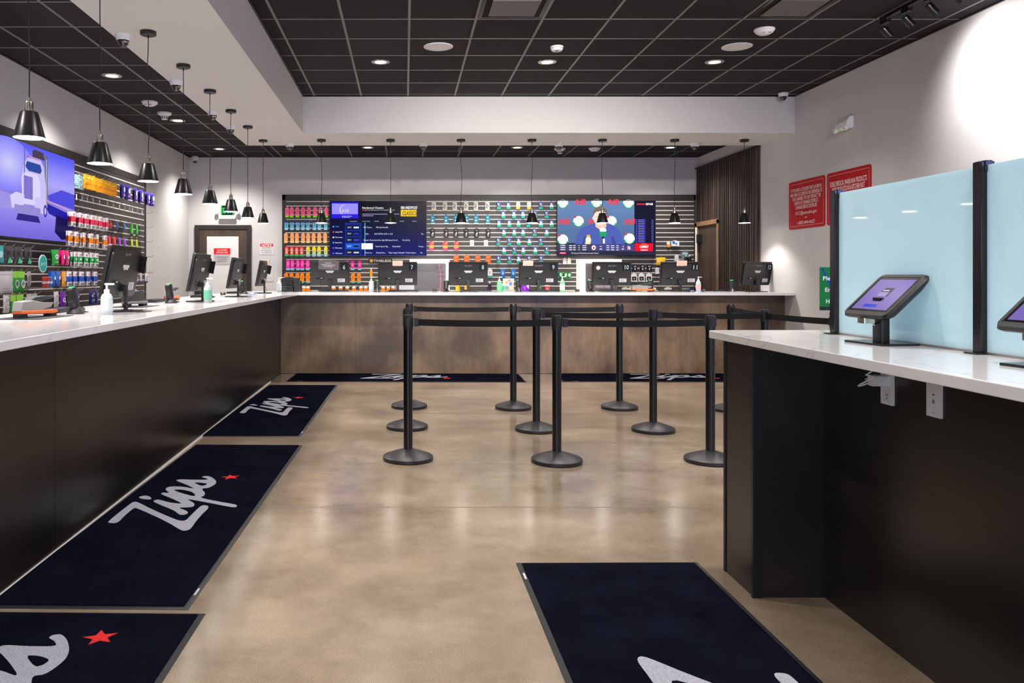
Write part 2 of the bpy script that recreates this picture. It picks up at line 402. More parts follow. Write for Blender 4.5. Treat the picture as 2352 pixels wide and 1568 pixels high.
# ------------------------------------------------------------------ counters
XE, YE, ZT, ZB = -1.384, 10.45, 1.084, 1.048     # slab inner corner, top and underside
XF, YF = -1.652, 10.72                            # counter fronts
o = MB(); o.prism([(-2.33, -1.0), (XE, -1.0), (XE, YE), (XR, YE), (XR, 11.42), (-2.33, 11.42)], ZB, ZT)
tag(o.build('countertop', 'quartz', bevel=.003), 'long L-shaped white quartz countertop with grey veining along the left side and back', 'countertop')
c = thing('service_counter', 'long laminate counter front with painted-in shade running along the left side under the white top', 'counter', (XF, 0, 0))
b = MB(); b.box((-.55, -1.0, 0), (-.02, 11.36, ZB-.001)); b.build('cabinet_body', 'laminate_shaded', c)
b = MB()
ys = [-1.0, 1.35, 3.8, 6.2, 8.6, YF+.02]
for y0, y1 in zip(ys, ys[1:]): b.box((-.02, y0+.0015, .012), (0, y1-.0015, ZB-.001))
b.build('front_panel', 'laminate_shaded', c)
MB().box((-.02, -1.0, 0), (.006, 9.9, .012)).build('floor_trim', 'alu', c)
c = thing('service_counter', 'weathered taupe laminate counter front across the back of the shop behind the rope posts', 'counter', (XF, YF, 0))
b = MB(); b.box((0.001, .02, 0), (XR-XF-.002, .6, ZB-.001)); b.build('cabinet_body', 'laminate_shaded', c)
b = MB(); xs = [0.001, 1.0, 3.4, 4.9, XR-XF-.002]
for x0, x1 in zip(xs, xs[1:]): b.box((x0+.0012, 0, .006), (x1-.0012, .02, ZB-.001))
b.build('front_panel', 'laminate', c)
# kiosk counter at the right
KT, KB = 1.058, 1.025
b = MB(); b.prism([(2.45, -.6), (2.45, 3.71), (1.43, 3.71), (1.40, 3.697), (1.386, 3.67), (1.386, -.6)], KB, KT)
tag(b.build('countertop', 'quartz', bevel=.003), 'short white veined quartz countertop carrying the tablet kiosks and blue glass', 'countertop')
c = thing('service_counter', 'shade-painted brown laminate base of the kiosk counter with a projecting end wing', 'counter', (1.42, 3.275, 0))
MB().box((.286, -3.7, 0), (.6, .3, KB-.001)).build('front_panel', 'laminate_shaded', c)
b = MB(); b.box((.0, .0, 0), (.286, .299, KB-.001)); b.build('end_wing', 'laminate_shaded', c)
b = MB(); b.box((-.008, -.008, 0), (.03, .012, KB-.001)); b.box((-.004, .285, 0), (.01, .306, KB-.001)); b.build('corner_trim', 'black', c)
# outlets below the kiosk slab
for nm, y, lab in (('power_outlet', 2.842, 'white socket plate with a charger plugged in under the kiosk countertop'), ('wall_plate', 2.59, 'white data plate without charger under the kiosk countertop, nearer the camera')):
    t = thing(nm, lab, 'outlet', (1.706, y, .912))
    MB().bbox((-.006, -.036, -.058), (0, .036, .058), .004, ax=0).build('plate', 'white', t)
    b = MB(); cv = CV(b, (-.0062, 0, 0), (0, -1, 0), (0, 0, 1))
    if nm == 'power_outlet':
        cv.rect(-.006, -.028, -.003, -.018, '#303030'); cv.rect(.004, -.028, .007, -.018, '#303030'); cv.ell(0, -.036, .003, .003, '#303030')
        cv.frame(-.016, -.045, .016, -.01, .001, '#a0a0a4')
    else:
        cv.rect(-.006, .012, .006, .016, '#404044'); cv.ell(0, -.008, .006, .008, '#9a9aa8'); cv.rect(-.003, -.012, .003, -.005, '#707078', 2); cv.ell(0, -.045, .002, .002, '#404044')
    b.build('socket_markings', 'print', t)
t = thing('usb_charger', 'white plug charger with coiled lead pushed into the socket under the kiosk counter', 'charger', (1.70, 2.842, .935))
MB().bbox((-.055, -.02, -.015), (0, .02, .022), .006, ax=0).build('plug_body', 'white', t)
pts = [(-.05+.02*math.sin(k*.5)-.03*(k/30), .02+.025*math.cos(k*.55), .0+.022*math.sin(k*.42)) for k in range(20)] + [(-.03, .0, .05), (.0, -.02, .086)]
MB().tube(pts, .0028, 6).build('lead', 'cable_white', t)

# ------------------------------------------------------------------ blue glass divider on the kiosk counter
t = thing('glass_divider', 'row of pale blue glass screens held by black posts on the kiosk countertop', 'partition', (1.853, 3.452, KT))
py = [0, -.873, -1.746]
for y in py:
    b = MB(); b.box((-.022, y-.02, 0), (.022, y+.02, .615)); b.box((-.045, y-.03, 0), (.05, y+.03, .005)); b.box((-.012, y-.024, .58), (.012, y+.024, .618)); b.build('post', 'black_metal', t, bevel=.003)
for y0, y1 in zip(py, py[1:]):
    MB().box((-.004, y1+.021, .008), (.004, y0-.021, .603)).build('glass_pane', 'film', t)
MB().box((-.008, -1.746, 0), (.008, 0, .008)).build('bottom_channel', 'steel', t)

# ------------------------------------------------------------------ tablet kiosks
def kiosk(y, label):
    t = thing('tablet_kiosk', label, 'tablet', (1.75, y, KT), 0, 'tablet kiosks on the right hand counter')
    b = MB(); R = Matrix.Rotation(.12, 3, 'Z'); b.box((-.075, -.1, 0), (.075, .1, .008), R=R); b.build('base_plate', 'black_metal', t, bevel=.002)
    b = MB(); b.bbox((-.018, -.03, .008), (.018, .03, .17), .01); b.build('stem', 'black', t)
    # tilted housing: customer looks towards +X
    a = math.radians(44); U = Vector((0, -1, 0)); V = Vector((math.cos(a), 0, math.sin(a))); Nn = U.cross(V)
    c0 = Vector((.013, 0, .176)); hw, hh = .142, .111
    def ring(w, h, r, d):
        o = []
        for cx, cy, t0 in ((w-r, h-r, 0), (-w+r, h-r, PI/2), (-w+r, -h+r, PI), (w-r, -h+r, 1.5*PI)):
            for k in range(5): q = t0+k*PI/8; o.append(c0+U*(cx+r*math.cos(q))+V*(cy+r*math.sin(q))+Nn*d)
        return o
    b = MB(); layers = [ring(hw-.03, hh-.03, .02, -.03), ring(hw-.004, hh-.004, .026, -.012), ring(hw, hh, .026, -.002), ring(hw-.006, hh-.006, .024, .008), ring(hw-.02, hh-.02, .006, .008)]
    vs = [p for l in layers for p in l]; n = 20
    fs = [(q*n+k, q*n+(k+1) % n, (q+1)*n+(k+1) % n, (q+1)*n+k) for q in range(4) for k in range(n)]
    b.add(vs, fs+[tuple(range(n))], 0); b.add(ring(hw-.02, hh-.02, .006, .0065), [tuple(range(n))])
    h = b.build('tablet_frame', 'black', t)
    b = MB(); cv = CV(b, c0+Nn*.0068, U, V)
    cv.rect(-.118, -.084, .118, .084, '#0a0a10'); cv.rect(-.11, -.078, .11, .078, '#7a68b4', 2)
    cv.poly([(-.03, -.012), (-.03, .02), (-.018, .034), (.034, .034), (.034, -.012)], '#1d1430', 3)
    cv.rect(-.03, -.012, .028, .012, '#8878b8', 4); cv.rect(-.022, .017, .018, .022, '#d8d0f0', 4)
    for k in range(3): cv.rect(-.024, -.006+.006*k, .02, -.0045+.006*k, '#c8c0e8', 5)
    cv.rect(-.05, -.066, .03, -.052, '#1f3ed0', 3)
    b.build('screen', 'screen', h)
    b = MB(); b.bbox((-.075, -.02, .076), (-.03, .025, .096), .006); b.tube([(-.04, .0, .08), (-.03, -.01, .07), (-.015, 0, .08)], .003, 6); b.build('lock', 'nickel', t)
kiosk(2.96, 'black tablet kiosk on a stem, standing alone before the first blue glass pane')
kiosk(2.165, 'black tablet kiosk cut off by the picture edge, before the second blue glass pane')

# ------------------------------------------------------------------ belt stanchions
def stanchion_proto():
    t = thing('belt_stanchion', '', 'stanchion', (0, 0, 0), 0, 'black belt posts of the queue')
    b = MB(); b.lathe([(.03, 0), (.172, 0), (.178, .006), (.178, .026), (.168, .034), (.1, .058), (.036, .078), (.0, .08)], seg=40, smooth=False); b.build('base', 'base_black', t)
    MB().lathe([(.0318, .07), (.0318, .94)], seg=24).build('pole', 'black_metal', t)
    b = MB(); b.lathe([(.0345, .925), (.0345, 1.02), (.03, 1.03), (.0, 1.03)], seg=24)
    for k in range(4):
        a = k*PI/2; R = Matrix.Rotation(a, 3, 'Z'); b.box((.033, -.012, .95), (.0385, .012, 1.01), R=R)
    b.build('belt_head', 'black', t)
    return t
P = {'A1': (.023, 5.73), 'A2': (1.066, 5.65), 'A3': (2.15, 5.67), 'B1': (.02, 6.91), 'B2': (1.11, 6.8), 'B3': (2.09, 6.78), 'B4': (2.95, 6.6),
     'C1': (.043, 8.0), 'C2': (1.066, 7.92), 'C3': (2.11, 7.92), 'C4': (3.16, 7.81), 'D': (3.075, 5.76)}
LB = {'A1': 'black belt post at the near left corner of the queue', 'A2': 'black belt post in the middle of the nearest belt run', 'A3': 'black belt post just beyond the corner of the kiosk counter, nearest run',
      'B1': 'black belt post without belt, hidden behind the near left corner post', 'B2': 'black belt post at the left start of the middle belt run', 'B3': 'black belt post in the centre of the middle belt run',
      'B4': 'black belt post where middle run turns toward the enter sign, behind the kiosk slab', 'C1': 'black belt post at the left end of the farthest belt run', 'C2': 'black belt post in the middle of the farthest belt run',
      'C3': 'black belt post at the right end of the farthest belt run', 'C4': 'black belt post seen beyond the kiosk counter, nearest the back counter end', 'D': 'black belt post carrying the green enter sign beside the blue glass'}
proto = stanchion_proto(); first = True
for k, (x, y) in P.items():
    if first: proto.location = (x, y, 0); proto['label'] = LB[k]; first = False
    else: clone(proto, (x, y, 0), 0, LB[k])
def belt(a, bb, label, sag=.008):
    p, q = Vector((*P[a], 0)), Vector((*P[bb], 0)); d = (q-p).normalized(); n = Vector((-d.y, d.x, 0))*.0015
    p = p+d*.044; q = q-d*.044; N = 14; vs = []; fs = []
    for k in range(N+1):
        s = k/N; c = p.lerp(q, s); z = 1.0-sag*4*s*(1-s)
        for dd, zz in ((n, z), (n, z-.046), (-n, z-.046), (-n, z)): vs.append((c.x+dd.x, c.y+dd.y, zz))
    for k in range(N):
        for e in range(4): fs.append((4*k+e, 4*k+(e+1) % 4, 4*k+4+(e+1) % 4, 4*k+4+e))
    fs += [(0, 1, 2, 3), (4*N, 4*N+1, 4*N+2, 4*N+3)]
    t = thing('queue_belt', label, 'belt', tuple(p), 0, 'black webbing belts of the queue')
    b = MB(); b.add([(v[0]-p.x, v[1]-p.y, v[2]) for v in vs], fs); b.build('webbing', 'webbing', t)
    b = MB(); R = Matrix.Rotation(math.atan2(d.y, d.x), 3, 'Z'); b.box((.0, -.012, .947), (.03, .012, 1.006), R=R); b.build('end_clip', 'black', t)
belt('A1', 'A2', 'black belt from the near left corner post to the middle post of the nearest run')
belt('A2', 'A3', 'black belt of the nearest run ending at the kiosk counter corner')
belt('B2', 'B3', 'black belt on the left half of the middle run')
belt('B3', 'B4', 'black belt on the right half of the middle run, going behind the kiosk slab')
belt('C1', 'C2', 'black belt on the left half of the farthest run')
belt('C2', 'C3', 'black belt on the right half of the farthest run')
belt('C4', 'B4', 'black belt sloping between the two posts beyond the kiosk counter', .0)
belt('B4', 'D', 'black belt leading to the post with the green enter sign', .004)
t = thing('enter_sign', 'green please enter here sign standing on a belt post beside the blue glass', 'sign', (3.075, 5.76, 1.03))
b = MB(); b.box((-.03, -.02, 0), (.03, .02, .012)); b.box((-.008, -.008, 0), (.008, .008, .04)); b.box((-.105, -.012, .03), (.105, .012, .055)); b.build('holder', 'black', t)
b = MB(); b.box((-.108, -.004, .036), (.108, .004, .338), col='#0c7a3a'); cv = CV(b, (0, -.0042, 0), (1, 0, 0), (0, 0, 1))
cv.poly([(-.1, .33), (-.085, .33), (-.02, .2), (-.04, .2)], '#1440a8')
for i, (s, u, w) in enumerate((('Please', -.088, .112), ('Enter', -.073, .096), ('Here', -.066, .08))): cv.text(s, u, .245-.082*i, .028, '#f0f4f2', 3, al='l', w=w, bold=.025)
cv.ring(-.03, .07, .012, .012, .002, '#0a4020', 3)
b.build('sign_board', 'print', t)

# ------------------------------------------------------------------ floor mats with the shop's lettering
ZZ = [(-0.442,0.326),(-0.094,0.327),(-0.065,0.32),(-0.071,0.295),(-0.175,0.201),(-0.318,0.06),(-0.447,-0.081),(-0.296,-0.082),(-0.141,-0.085),(-0.123,-0.104),(-0.146,-0.133),(-0.198,-0.142),(-0.307,-0.136),(-0.432,-0.139),(-0.53,-0.146),(-0.564,-0.142),(-0.582,-0.126),(-0.573,-0.103),(-0.467,-0.015),(-0.36,0.085),(-0.186,0.263),(-0.192,0.278),(-0.344,0.275),(-0.422,0.267),(-0.462,0.274),(-0.462,0.308)]
WW = [(-0.053,0.217),(-0.016,0.206),(-0.023,0.181),(-0.076,0.114),(-0.106,0.021),(0.002,0.119),(0.102,0.222),(0.134,0.217),(0.121,0.169),(0.193,0.221),(0.24,0.231),(0.274,0.212),(0.271,0.142),(0.217,0.043),(0.33,0.14),(0.415,0.227),(0.447,0.217),(0.437,0.131),(0.437,0.022),(0.481,0.052),(0.504,0.086),(0.527,0.079),(0.534,0.05),(0.489,0.009),(0.408,-0.035),(0.337,-0.05),(0.24,-0.029),(0.233,0.009),(0.187,-0.008),(0.128,-0.04),(0.07,-0.049),(0.026,-0.033),(-0.053,-0.168),(-0.106,-0.274),(-0.135,-0.293),(-0.164,-0.289),(-0.158,-0.258),(-0.071,-0.104),(0.008,0.045),(-0.082,-0.033),(-0.141,-0.051),(-0.169,-0.039),(-0.173,0.038),(-0.242,-0.042),(-0.286,-0.055),(-0.312,-0.038),(-0.307,-0.014),(-0.231,0.036),(-0.123,0.15)]
W1 = [(0.2,0.178),(0.204,0.123),(0.154,0.046),(0.07,-0.001),(0.058,0.017),(0.089,0.057),(0.141,0.124)]
W2 = [(0.372,0.103),(0.369,0.054),(0.341,0.001),(0.302,0.008),(0.288,0.03)]
DD = [(0.026,0.325),(0.051,0.321),(0.066,0.302),(0.051,0.272),(0.008,0.241),(-0.016,0.244),(-0.014,0.272),(0.002,0.308)]
def soften(p):
    for _ in range(2):
        q = []
        for i in range(len(p)):
            a, c = p[i], p[(i+1) % len(p)]
            q += [(a[0]*.78+c[0]*.22, a[1]*.78+c[1]*.22), (a[0]*.22+c[0]*.78, a[1]*.22+c[1]*.78)]
        p = q
    return p
def flat(b, loops, z0, z1, mi):
    vs = []; lp = []; 
    for l in loops: lp.append([Vector((x, y, 0)) for x, y in l])
    tr = tessellate_polygon(lp); n = sum(len(l) for l in loops); pts = [p for l in loops for p in l]
    vs = [(x, y, z1) for x, y in pts]+[(x, y, z0) for x, y in pts]; fs = []
    for q in tr:
        a, c, d = [Vector(pts[k]) for k in q]; fs.append(tuple(q) if (c-a).cross(d-a) > 0 else tuple(q[::-1]))
    o = 0
    for l in loops:
        k = len(l); fs += [(o+i, o+(i+1) % k, o+(i+1) % k+n, o+i+n) for i in range(k)]; o += k
    b.add(vs, fs, mi)
def floor_mat(cx, cy, rz, L_, W_, label, su=0., sv=0.):
    t = thing('floor_mat', label, 'mat', (cx, cy, .0005), rz, 'navy logo mats along the counters')
    hl, hw = L_/2, W_/2
    b = MB(); vs = []; 
    for d, z in ((0, 0), (.004, .003), (.028, .004)):
        vs += [(-hl+d, -hw+d, z), (hl-d, -hw+d, z), (hl-d, hw-d, z), (-hl+d, hw-d, z)]
    fs = [(q*4+k, q*4+(k+1) % 4, q*4+4+(k+1) % 4, q*4+4+k) for q in range(2) for k in range(4)]+[(3, 2, 1, 0), (8, 9, 10, 11)]
    b.add(vs, fs); cv = CV(b, (-hl+.17, -hw+.014, .0045), (-1, 0, 0), (0, -1, 0), 1); cv.rect(-.035, -.004, .035, .005, '#b9b9be')
    b.build('rubber_edge', ['rubber', 'print'], t)
    MB().box((-hl+.024, -hw+.024, .002), (hl-.024, hw-.024, .0085)).build('carpet', 'mat', t)
    b = MB(); sh = lambda p: [(x+su, y+sv) for x, y in soften(p)]
    flat(b, [sh(ZZ)], .008, .0098, 0); flat(b, [sh(WW), sh(W1)[::-1], sh(W2)[::-1]], .008, .0098, 0); flat(b, [sh(DD)], .008, .0098, 0)
    st = [(.511+su+(.062 if k % 2 == 0 else .026)*math.sin(k*PI/5), -.1+sv+(.062 if k % 2 == 0 else .026)*math.cos(k*PI/5)) for k in range(10)][::-1]
    flat(b, [st], .008, .0098, 1)
    b.build('logo_lettering', ['mat_grey', 'mat_red'], t)
RU = PI/2     # reads along +Y with its top towards -X
floor_mat(-1.205, 2.385, RU-.02, 1.48, .84, 'navy logo mat beside the left counter, nearest the camera and cut by the picture edge')
floor_mat(-1.235, 4.685, RU-.02, 3.05, .835, 'navy logo mat beside the left counter, the complete one second from the camera')
floor_mat(-1.235, 8.06, RU-.015, 3.05, .83, 'navy logo mat beside the left counter, farthest of the three there')
floor_mat(.02, 10.29, -.025, 2.96, .80, 'navy logo mat along the back counter, left of the two')
floor_mat(3.42, 10.29, -.01, 2.96, .80, 'navy logo mat along the back counter, right of the two')
floor_mat(.935, 2.17, -PI/2+.01, 3.0, .83, 'navy logo mat lying before the kiosk counter')

# ------------------------------------------------------------------ pendant lamps
def pendant(x, y, label, seed):
    rnd = random.Random(seed)
    t = thing('pendant_lamp', label, 'lamp', (x, y, Z_SOF), 0, 'black cone pendant lamps over the counters')
    b = MB(); b.lathe([(0, 0), (.06, 0), (.06, -.026), (.056, -.03), (0, -.03)], seg=28); b.lathe([(.006, -.03), (.006, -.05), (0, -.05)], seg=10); b.build('canopy', 'black', t)
    a = rnd.uniform(.004, .011); ph = rnd.uniform(0, 6); dx, dy = rnd.uniform(-.7, .7), rnd.uniform(-.7, .7)
    pts = []
    for k in range(25):
        s = k/24; z = -.045-s*.90; w = a*math.sin(s*7+ph)*math.sin(PI*s); pts.append((w*dx*1.6, w*dy, z))
    MB().tube(pts, .0035, 6).build('cord', 'cable', t)
    zt = -.945
    b = MB(); b.lathe([(0, zt+.02), (.007, zt+.018), (.009, zt), (.02, zt-.006), (.0215, zt-.01), (.0215, zt-.058), (0, zt-.058)], seg=20); b.build('socket', 'nickel', t)
    z1 = zt-.056; z0 = z1-.135
    b = MB(); b.lathe([(.012, z1+.001), (.04, z1), (.045, z1-.006), (.079, z0)], seg=36, cap=False, mi=0)
    b.lathe([(.079, z0), (.0765, z0), (.0425, z1-.008), (.0, z1-.008)], seg=36, cap=False, mi=1)
    b.build('shade', ['black_satin', 'white_in'], t)
    MB().lathe([(0, z0+.001), (.076, z0+.001), (.073, z0+.02), (0, z0+.022)], seg=28).build('bulb', 'bulb', t)
    lamp('bulb_light', 'SPOT', (0, 0, z0-.004), L_PEND, (1, .93, .86), parent=t, spot_size=math.radians(125), spot_blend=.5, shadow_soft_size=.05)
lpn = ['nearest the camera, before the left screen', 'second from the camera', 'third from the camera', 'fourth from the camera', 'fifth from the camera', 'sixth from the camera, before the exit light', 'seventh from the camera']
for k in range(7): pendant(-1.945, 4.17+.967*k if k else 4.17, f'black cone pendant over the left counter, {lpn[k]}', k)
pendant(-1.937, 11.0, 'black cone pendant over the corner where both counters meet', 7)
ws = ['before the pink and blue cartons', 'before the programme guide screen', 'before the teal packs', 'before the vape boxes', 'before the interview screen', 'before the empty slats right of the interview screen', 'before the dark wood cladding']
for k, x in enumerate((-1.136, -.195, .764, 1.728, 2.687, 3.67, 4.62)): pendant(x, 10.96, f'black cone pendant over the back counter, {ws[k]}', 20+k)

# ------------------------------------------------------------------ ceiling fittings
dl = None
def downlight(x, y, z, label, e=1.):
    global dl
    if dl is None:
        dl = thing('recessed_downlight', label, 'light', (x, y, z), 0, 'round recessed ceiling downlights')
        MB().lathe([(.063, .0), (.063, -.004), (.098, -.004), (.102, .001)], seg=32, cap=False).build('trim_ring', 'nickel', dl)
        MB().lathe([(0, -.002), (.064, -.002), (.064, .001), (0, .001)], seg=32).build('lens', 'down', dl)
    else: dl_ = clone(dl, (x, y, z), 0, label)
    lamp('downlight_beam', 'SPOT', (x, y, z-.012), L_DOWN*e, (1, .94, .88), spot_size=math.radians(130), spot_blend=.8, shadow_soft_size=.07)
def hidden_beam(x, y, z, e=1.):
    lamp('downlight_beam', 'SPOT', (x, y, z-.012), L_DOWN*e, (1, .94, .88), spot_size=math.radians(130), spot_blend=.8, shadow_soft_size=.07)
for k, x in enumerate((-.266, 1.553, 3.38)):
    downlight(x, 8.79, Z_MAIN, f'round downlight in the high black ceiling, {("left", "middle", "right")[k]} one of its row of three')
    for y in (6.36, 3.93, 1.5, -.9): hidden_beam(x, y, Z_MAIN)
for k, y in enumerate((8.26, 10.66, 13.05)): downlight(-3.005, y, Z_LOW, f'round downlight in the low ceiling over the left aisle, {("nearest the camera", "between smoke detector and corner", "in the far corner")[k]}', 1.4)
for y in (5.86, 3.5, 1.1): hidden_beam(-3.005, y, Z_LOW, 1.1)
for k, x in enumerate((-.595, 1.8, 4.25)): downlight(x, 12.9, Z_LOW, f'round downlight in the low back ceiling above the {("programme guide screen", "vape boxes", "empty slats by the wood cladding")[k]}', 1.25)

for x, y, lab in ((.34, 8.2, 'flat round white ceiling speaker left of centre in the black ceiling'), (3.38, 8.2, 'flat round white ceiling speaker at right behind the smoke detector')):
    t = thing('ceiling_speaker', lab, 'speaker', (x, y, Z_MAIN), 0, 'round white ceiling speakers')
    MB().lathe([(0, -.006), (.138, -.006), (.138, 0), (0, 0)], seg=40).build('grille', 'white', t)
    MB().lathe([(.138, -.009), (.148, -.006), (.15, 0), (.138, 0)], seg=40, cap=False).build('rim', 'white', t)
def detector(x, y, z, lab, kind=0):
    t = thing('smoke_detector', lab, 'detector', (x, y, z))
    if kind == 0:
        MB().lathe([(0, -.05), (.05, -.05), (.075, -.035), (.094, -.012), (.094, 0), (0, 0)], seg=28).build('body', 'white', t)
        b = MB(); cv = CV(b, (0, -.06, -.045), (1, 0, 0), (0, .6, .8)); 
        cv.rect(-.045, -.004, -.02, .003, '#504a50'); cv.rect(.01, -.004, .04, .006, '#504a50'); cv.rect(.015, .008, .035, .01, '#504a50'); b.build('markings', 'print', t)
    elif kind == 1:
        b = MB(); b.lathe([(0, -.085), (.035, -.085), (.05, -.04), (.085, -.02), (.09, 0), (0, 0)], seg=28); b.build('body', 'white', t)
        b = MB()
        for k in range(10): a = k*PI/5; b.box((.043, -.004, -.078), (.05, .004, -.05), R=Matrix.Rotation(a, 3, 'Z'))
        b.build('vents', 'black', t)
    else:
        MB().lathe([(0, -.045), (.05, -.045), (.062, -.025), (.05, -.02), (.066, -.012), (.066, 0), (0, 0)], seg=28).build('body', 'white', t)
        MB().lathe([(0, -.048), (.012, -.048), (.014, -.044), (0, -.044)], seg=12).build('lens', 'black', t)
detector(3.4, 7.62, Z_MAIN, 'white smoke detector with small print near the right diffuser')
detector(1.547, 8.2, Z_MAIN, 'small white round sensor behind the middle downlight', 2)
detector(-3.01, 9.5, Z_LOW, 'white smoke detector in the low ceiling over the left aisle')
detector(-3.03, 10.15, Z_LOW, 'white vented detector next to the left aisle smoke detector', 1)
detector(3.05, 12.95, Z_LOW, 'white smoke detector in the low back ceiling above the interview screen')
detector(2.5, 13.0, Z_LOW, 'white vented detector behind a dome camera in the low back ceiling', 1)
# dome cameras
dc = None
def dome(x, y, z, lab):
    global dc
    if dc is None:
        dc = thing('dome_camera', lab, 'camera', (x, y, z), 0, 'white dome security cameras')
        MB().lathe([(0, 0), (.063, 0), (.062, -.018), (.05, -.045), (.043, -.047), (0, -.047)], seg=28).build('housing', 'white', dc)
        MB().lathe([(.043, -.046), (.043, -.055), (.038, -.072), (.027, -.085), (.013, -.093), (0, -.095)], seg=24, cap=False).build('dome', 'dome', dc)
    else: clone(dc, (x, y, z), 0, lab)
for x, y, l in ((-2.165, 6.19, 'beside the third left pendant, nearest the camera'), (-2.175, 7.66, 'on the left strip, second from the camera'), (-2.166, 9.09, 'on the left strip, third from the camera'), (-2.16, 9.99, 'on the left strip, fourth from the camera'),
                (-1.62, 11.33, 'over the corner by the first cartons'), (.26, 11.3, 'above the programme guide screen'), (2.16, 11.3, 'left of the interview screen'), (4.07, 11.3, 'over the empty slats')):
    dome(x, y, Z_SOF, 'white dome camera under the white ceiling strip, '+l)
dome(4.84, 10.3, Z_MAIN, 'white dome camera in the right corner of the high black ceiling')
t = thing('dome_camera', 'white wall-mounted dome camera high in the back left corner', 'camera', (-3.6, YB, 3.27))
MB().lathe([(0, 0), (.06, 0), (.06, .07), (.045, .085), (0, .085)], c=(0, -.085, 0), seg=24).build('housing', 'white', t)
MB().lathe([(.04, 0), (.036, -.02), (.02, -.036), (0, -.04)], c=(0, -.085, 0), seg=20, cap=False).build('dome', 'dome', t)
MB().box((-.03, -.06, .0), (.03, 0, .06)).build('bracket', 'white', t)
# air diffusers
def diffuser(x0, y0, lab):
    t = thing('air_diffuser', lab, 'vent', (x0+TILE/2, y0-TILE/2, Z_MAIN)); h = TILE/2-.014
    b = MB(); vs = []
    for d, z in ((0, -.004), (.03, -.006), (.075, .04)):
        q = h-d; vs += [(-q, -q, z), (q, -q, z), (q, q, z), (-q, q, z)]
    b.add(vs, [(q*4+k, q*4+(k+1) % 4, q*4+4+(k+1) % 4, q*4+4+k) for q in range(2) for k in range(4)]); b.build('frame', 'black_metal', t)
    MB().box((-h+.085, -h+.085, -.014), (h-.085, h-.085, -.008)).build('plate', M_['grid_dark'], t)
M_['grid_dark'] = mat('diffuser_plate_grey', '#55504d', .5)
diffuser(.647, 7.30, 'square black air diffuser with grey plate at the top middle of the ceiling')
diffuser(3.075, 7.30, 'square black air diffuser near the track lights')
t = thing('ceiling_vent', 'black slotted ceiling vent in the low back ceiling above the teal packs', 'vent', (.6, 12.97, Z_LOW))
b = MB(); b.box((-.29, -.27, -.008), (.29, .27, 0)); b.build('frame', 'black', t)
b = MB()
for k in range(9): b.box((-.26, -.23+k*.055, -.014), (.26, -.215+k*.055, -.006))
b.build('slats', 'black_metal', t)
# track lights
t = thing('track_light', 'black ceiling track with swivel spotlight heads aimed at the right wall', 'light', (4.3, 7.27, Z_MAIN))
MB().box((-.018, -2.2, -.035), (.018, .0, 0)).build('rail', 'black_metal', t)
for k in range(6):
    y = -.06-.31*k
    h = MB().box((-.02, y-.05, -.075), (.02, y+.05, -.035)).build('spot_head', 'black_metal', t)
    b = MB(); b.tube([(0, y, -.07), (0, y, -.1), (.01, y, -.125)], .008, 8)
    R = Matrix.Rotation(math.radians(-42), 3, 'Y'); c0 = Vector((.01, y, -.15))
    b2 = MB(); b2.lathe([(0, .05), (.03, .05), (.033, .04), (.033, -.055), (.028, -.055), (.026, -.03), (0, -.03)], seg=20)
    b2.v = [tuple(R @ Vector(v)+c0) for v in b2.v]; b.add(b2.v, b2.f, 0, None, True)
    b.build('swivel_barrel', 'black_metal', h)
for y in (6.9, 6.2, 5.5, 4.6):
    o = lamp('track_beam', 'SPOT', (4.34, y, 3.42), L_TRACK, (1, .97, .95), spot_size=math.radians(112), spot_blend=1.0, shadow_soft_size=.1)
    o.rotation_euler = (Vector((XR, y-.05, 3.0))-Vector(o.location)).to_track_quat('-Z', 'Y').to_euler()
# emergency lights
t = thing('emergency_light', 'small white emergency light with two lamp heads high on the right wall', 'light', (XR, 9.2, 3.03))
b = MB(); b.prism([(0, -.05), (-.03, -.065), (-.085, -.04), (-.085, .02), (-.05, .075), (0, .085)], -.13, .13, ax=1); b.build('housing', 'white', t, bevel=.008)
for y in (-.09, .12):
    b = MB(); b.lathe([(0, .03), (.028, .03), (.036, 0), (.03, -.012), (0, -.014)], c=(-.085, y, -.05), seg=18, ax=0); b.build('lamp_head', ['white'], t)
MB().lathe([(0, -.004), (.006, -.004), (.006, .004), (0, .004)], c=(-.06, .02, -.055), seg=8).build('status_led', 'led', t)
t = thing('exit_sign', 'exit light with two lamp heads above the back door, behind a pendant', 'sign', (-3.055, YB, 2.28))
b = MB(); b.bbox((-.145, -.07, 0), (.145, 0, .062), .02, ax=1); b.build('housing', 'white', t)
b = MB(); b.box((-.11, -.04, .062), (.11, -.034, .23), col='#0d3a20'); cv = CV(b, (0, -.0405, 0), (1, 0, 0), (0, 0, 1)); cv.rect(-.108, .066, -.09, .226, '#18e060'); cv.rect(.09, .066, .108, .226, '#18e060'); cv.text('EXIT', 0, .1, .09, '#30ff80', 2, w=.16, bold=.02); b.build('lit_face', 'screen', t)
for x in (-.175, .18):
    b = MB(); b.lathe([(0, -.03), (.03, -.03), (.036, .0), (.02, .02), (0, .02)], c=(x, -.05, .11), seg=18, ax=1); b.tube([(x, -.04, .08), (x*.75, -.03, .04)], .008, 6); b.build('lamp_head', 'white', t)

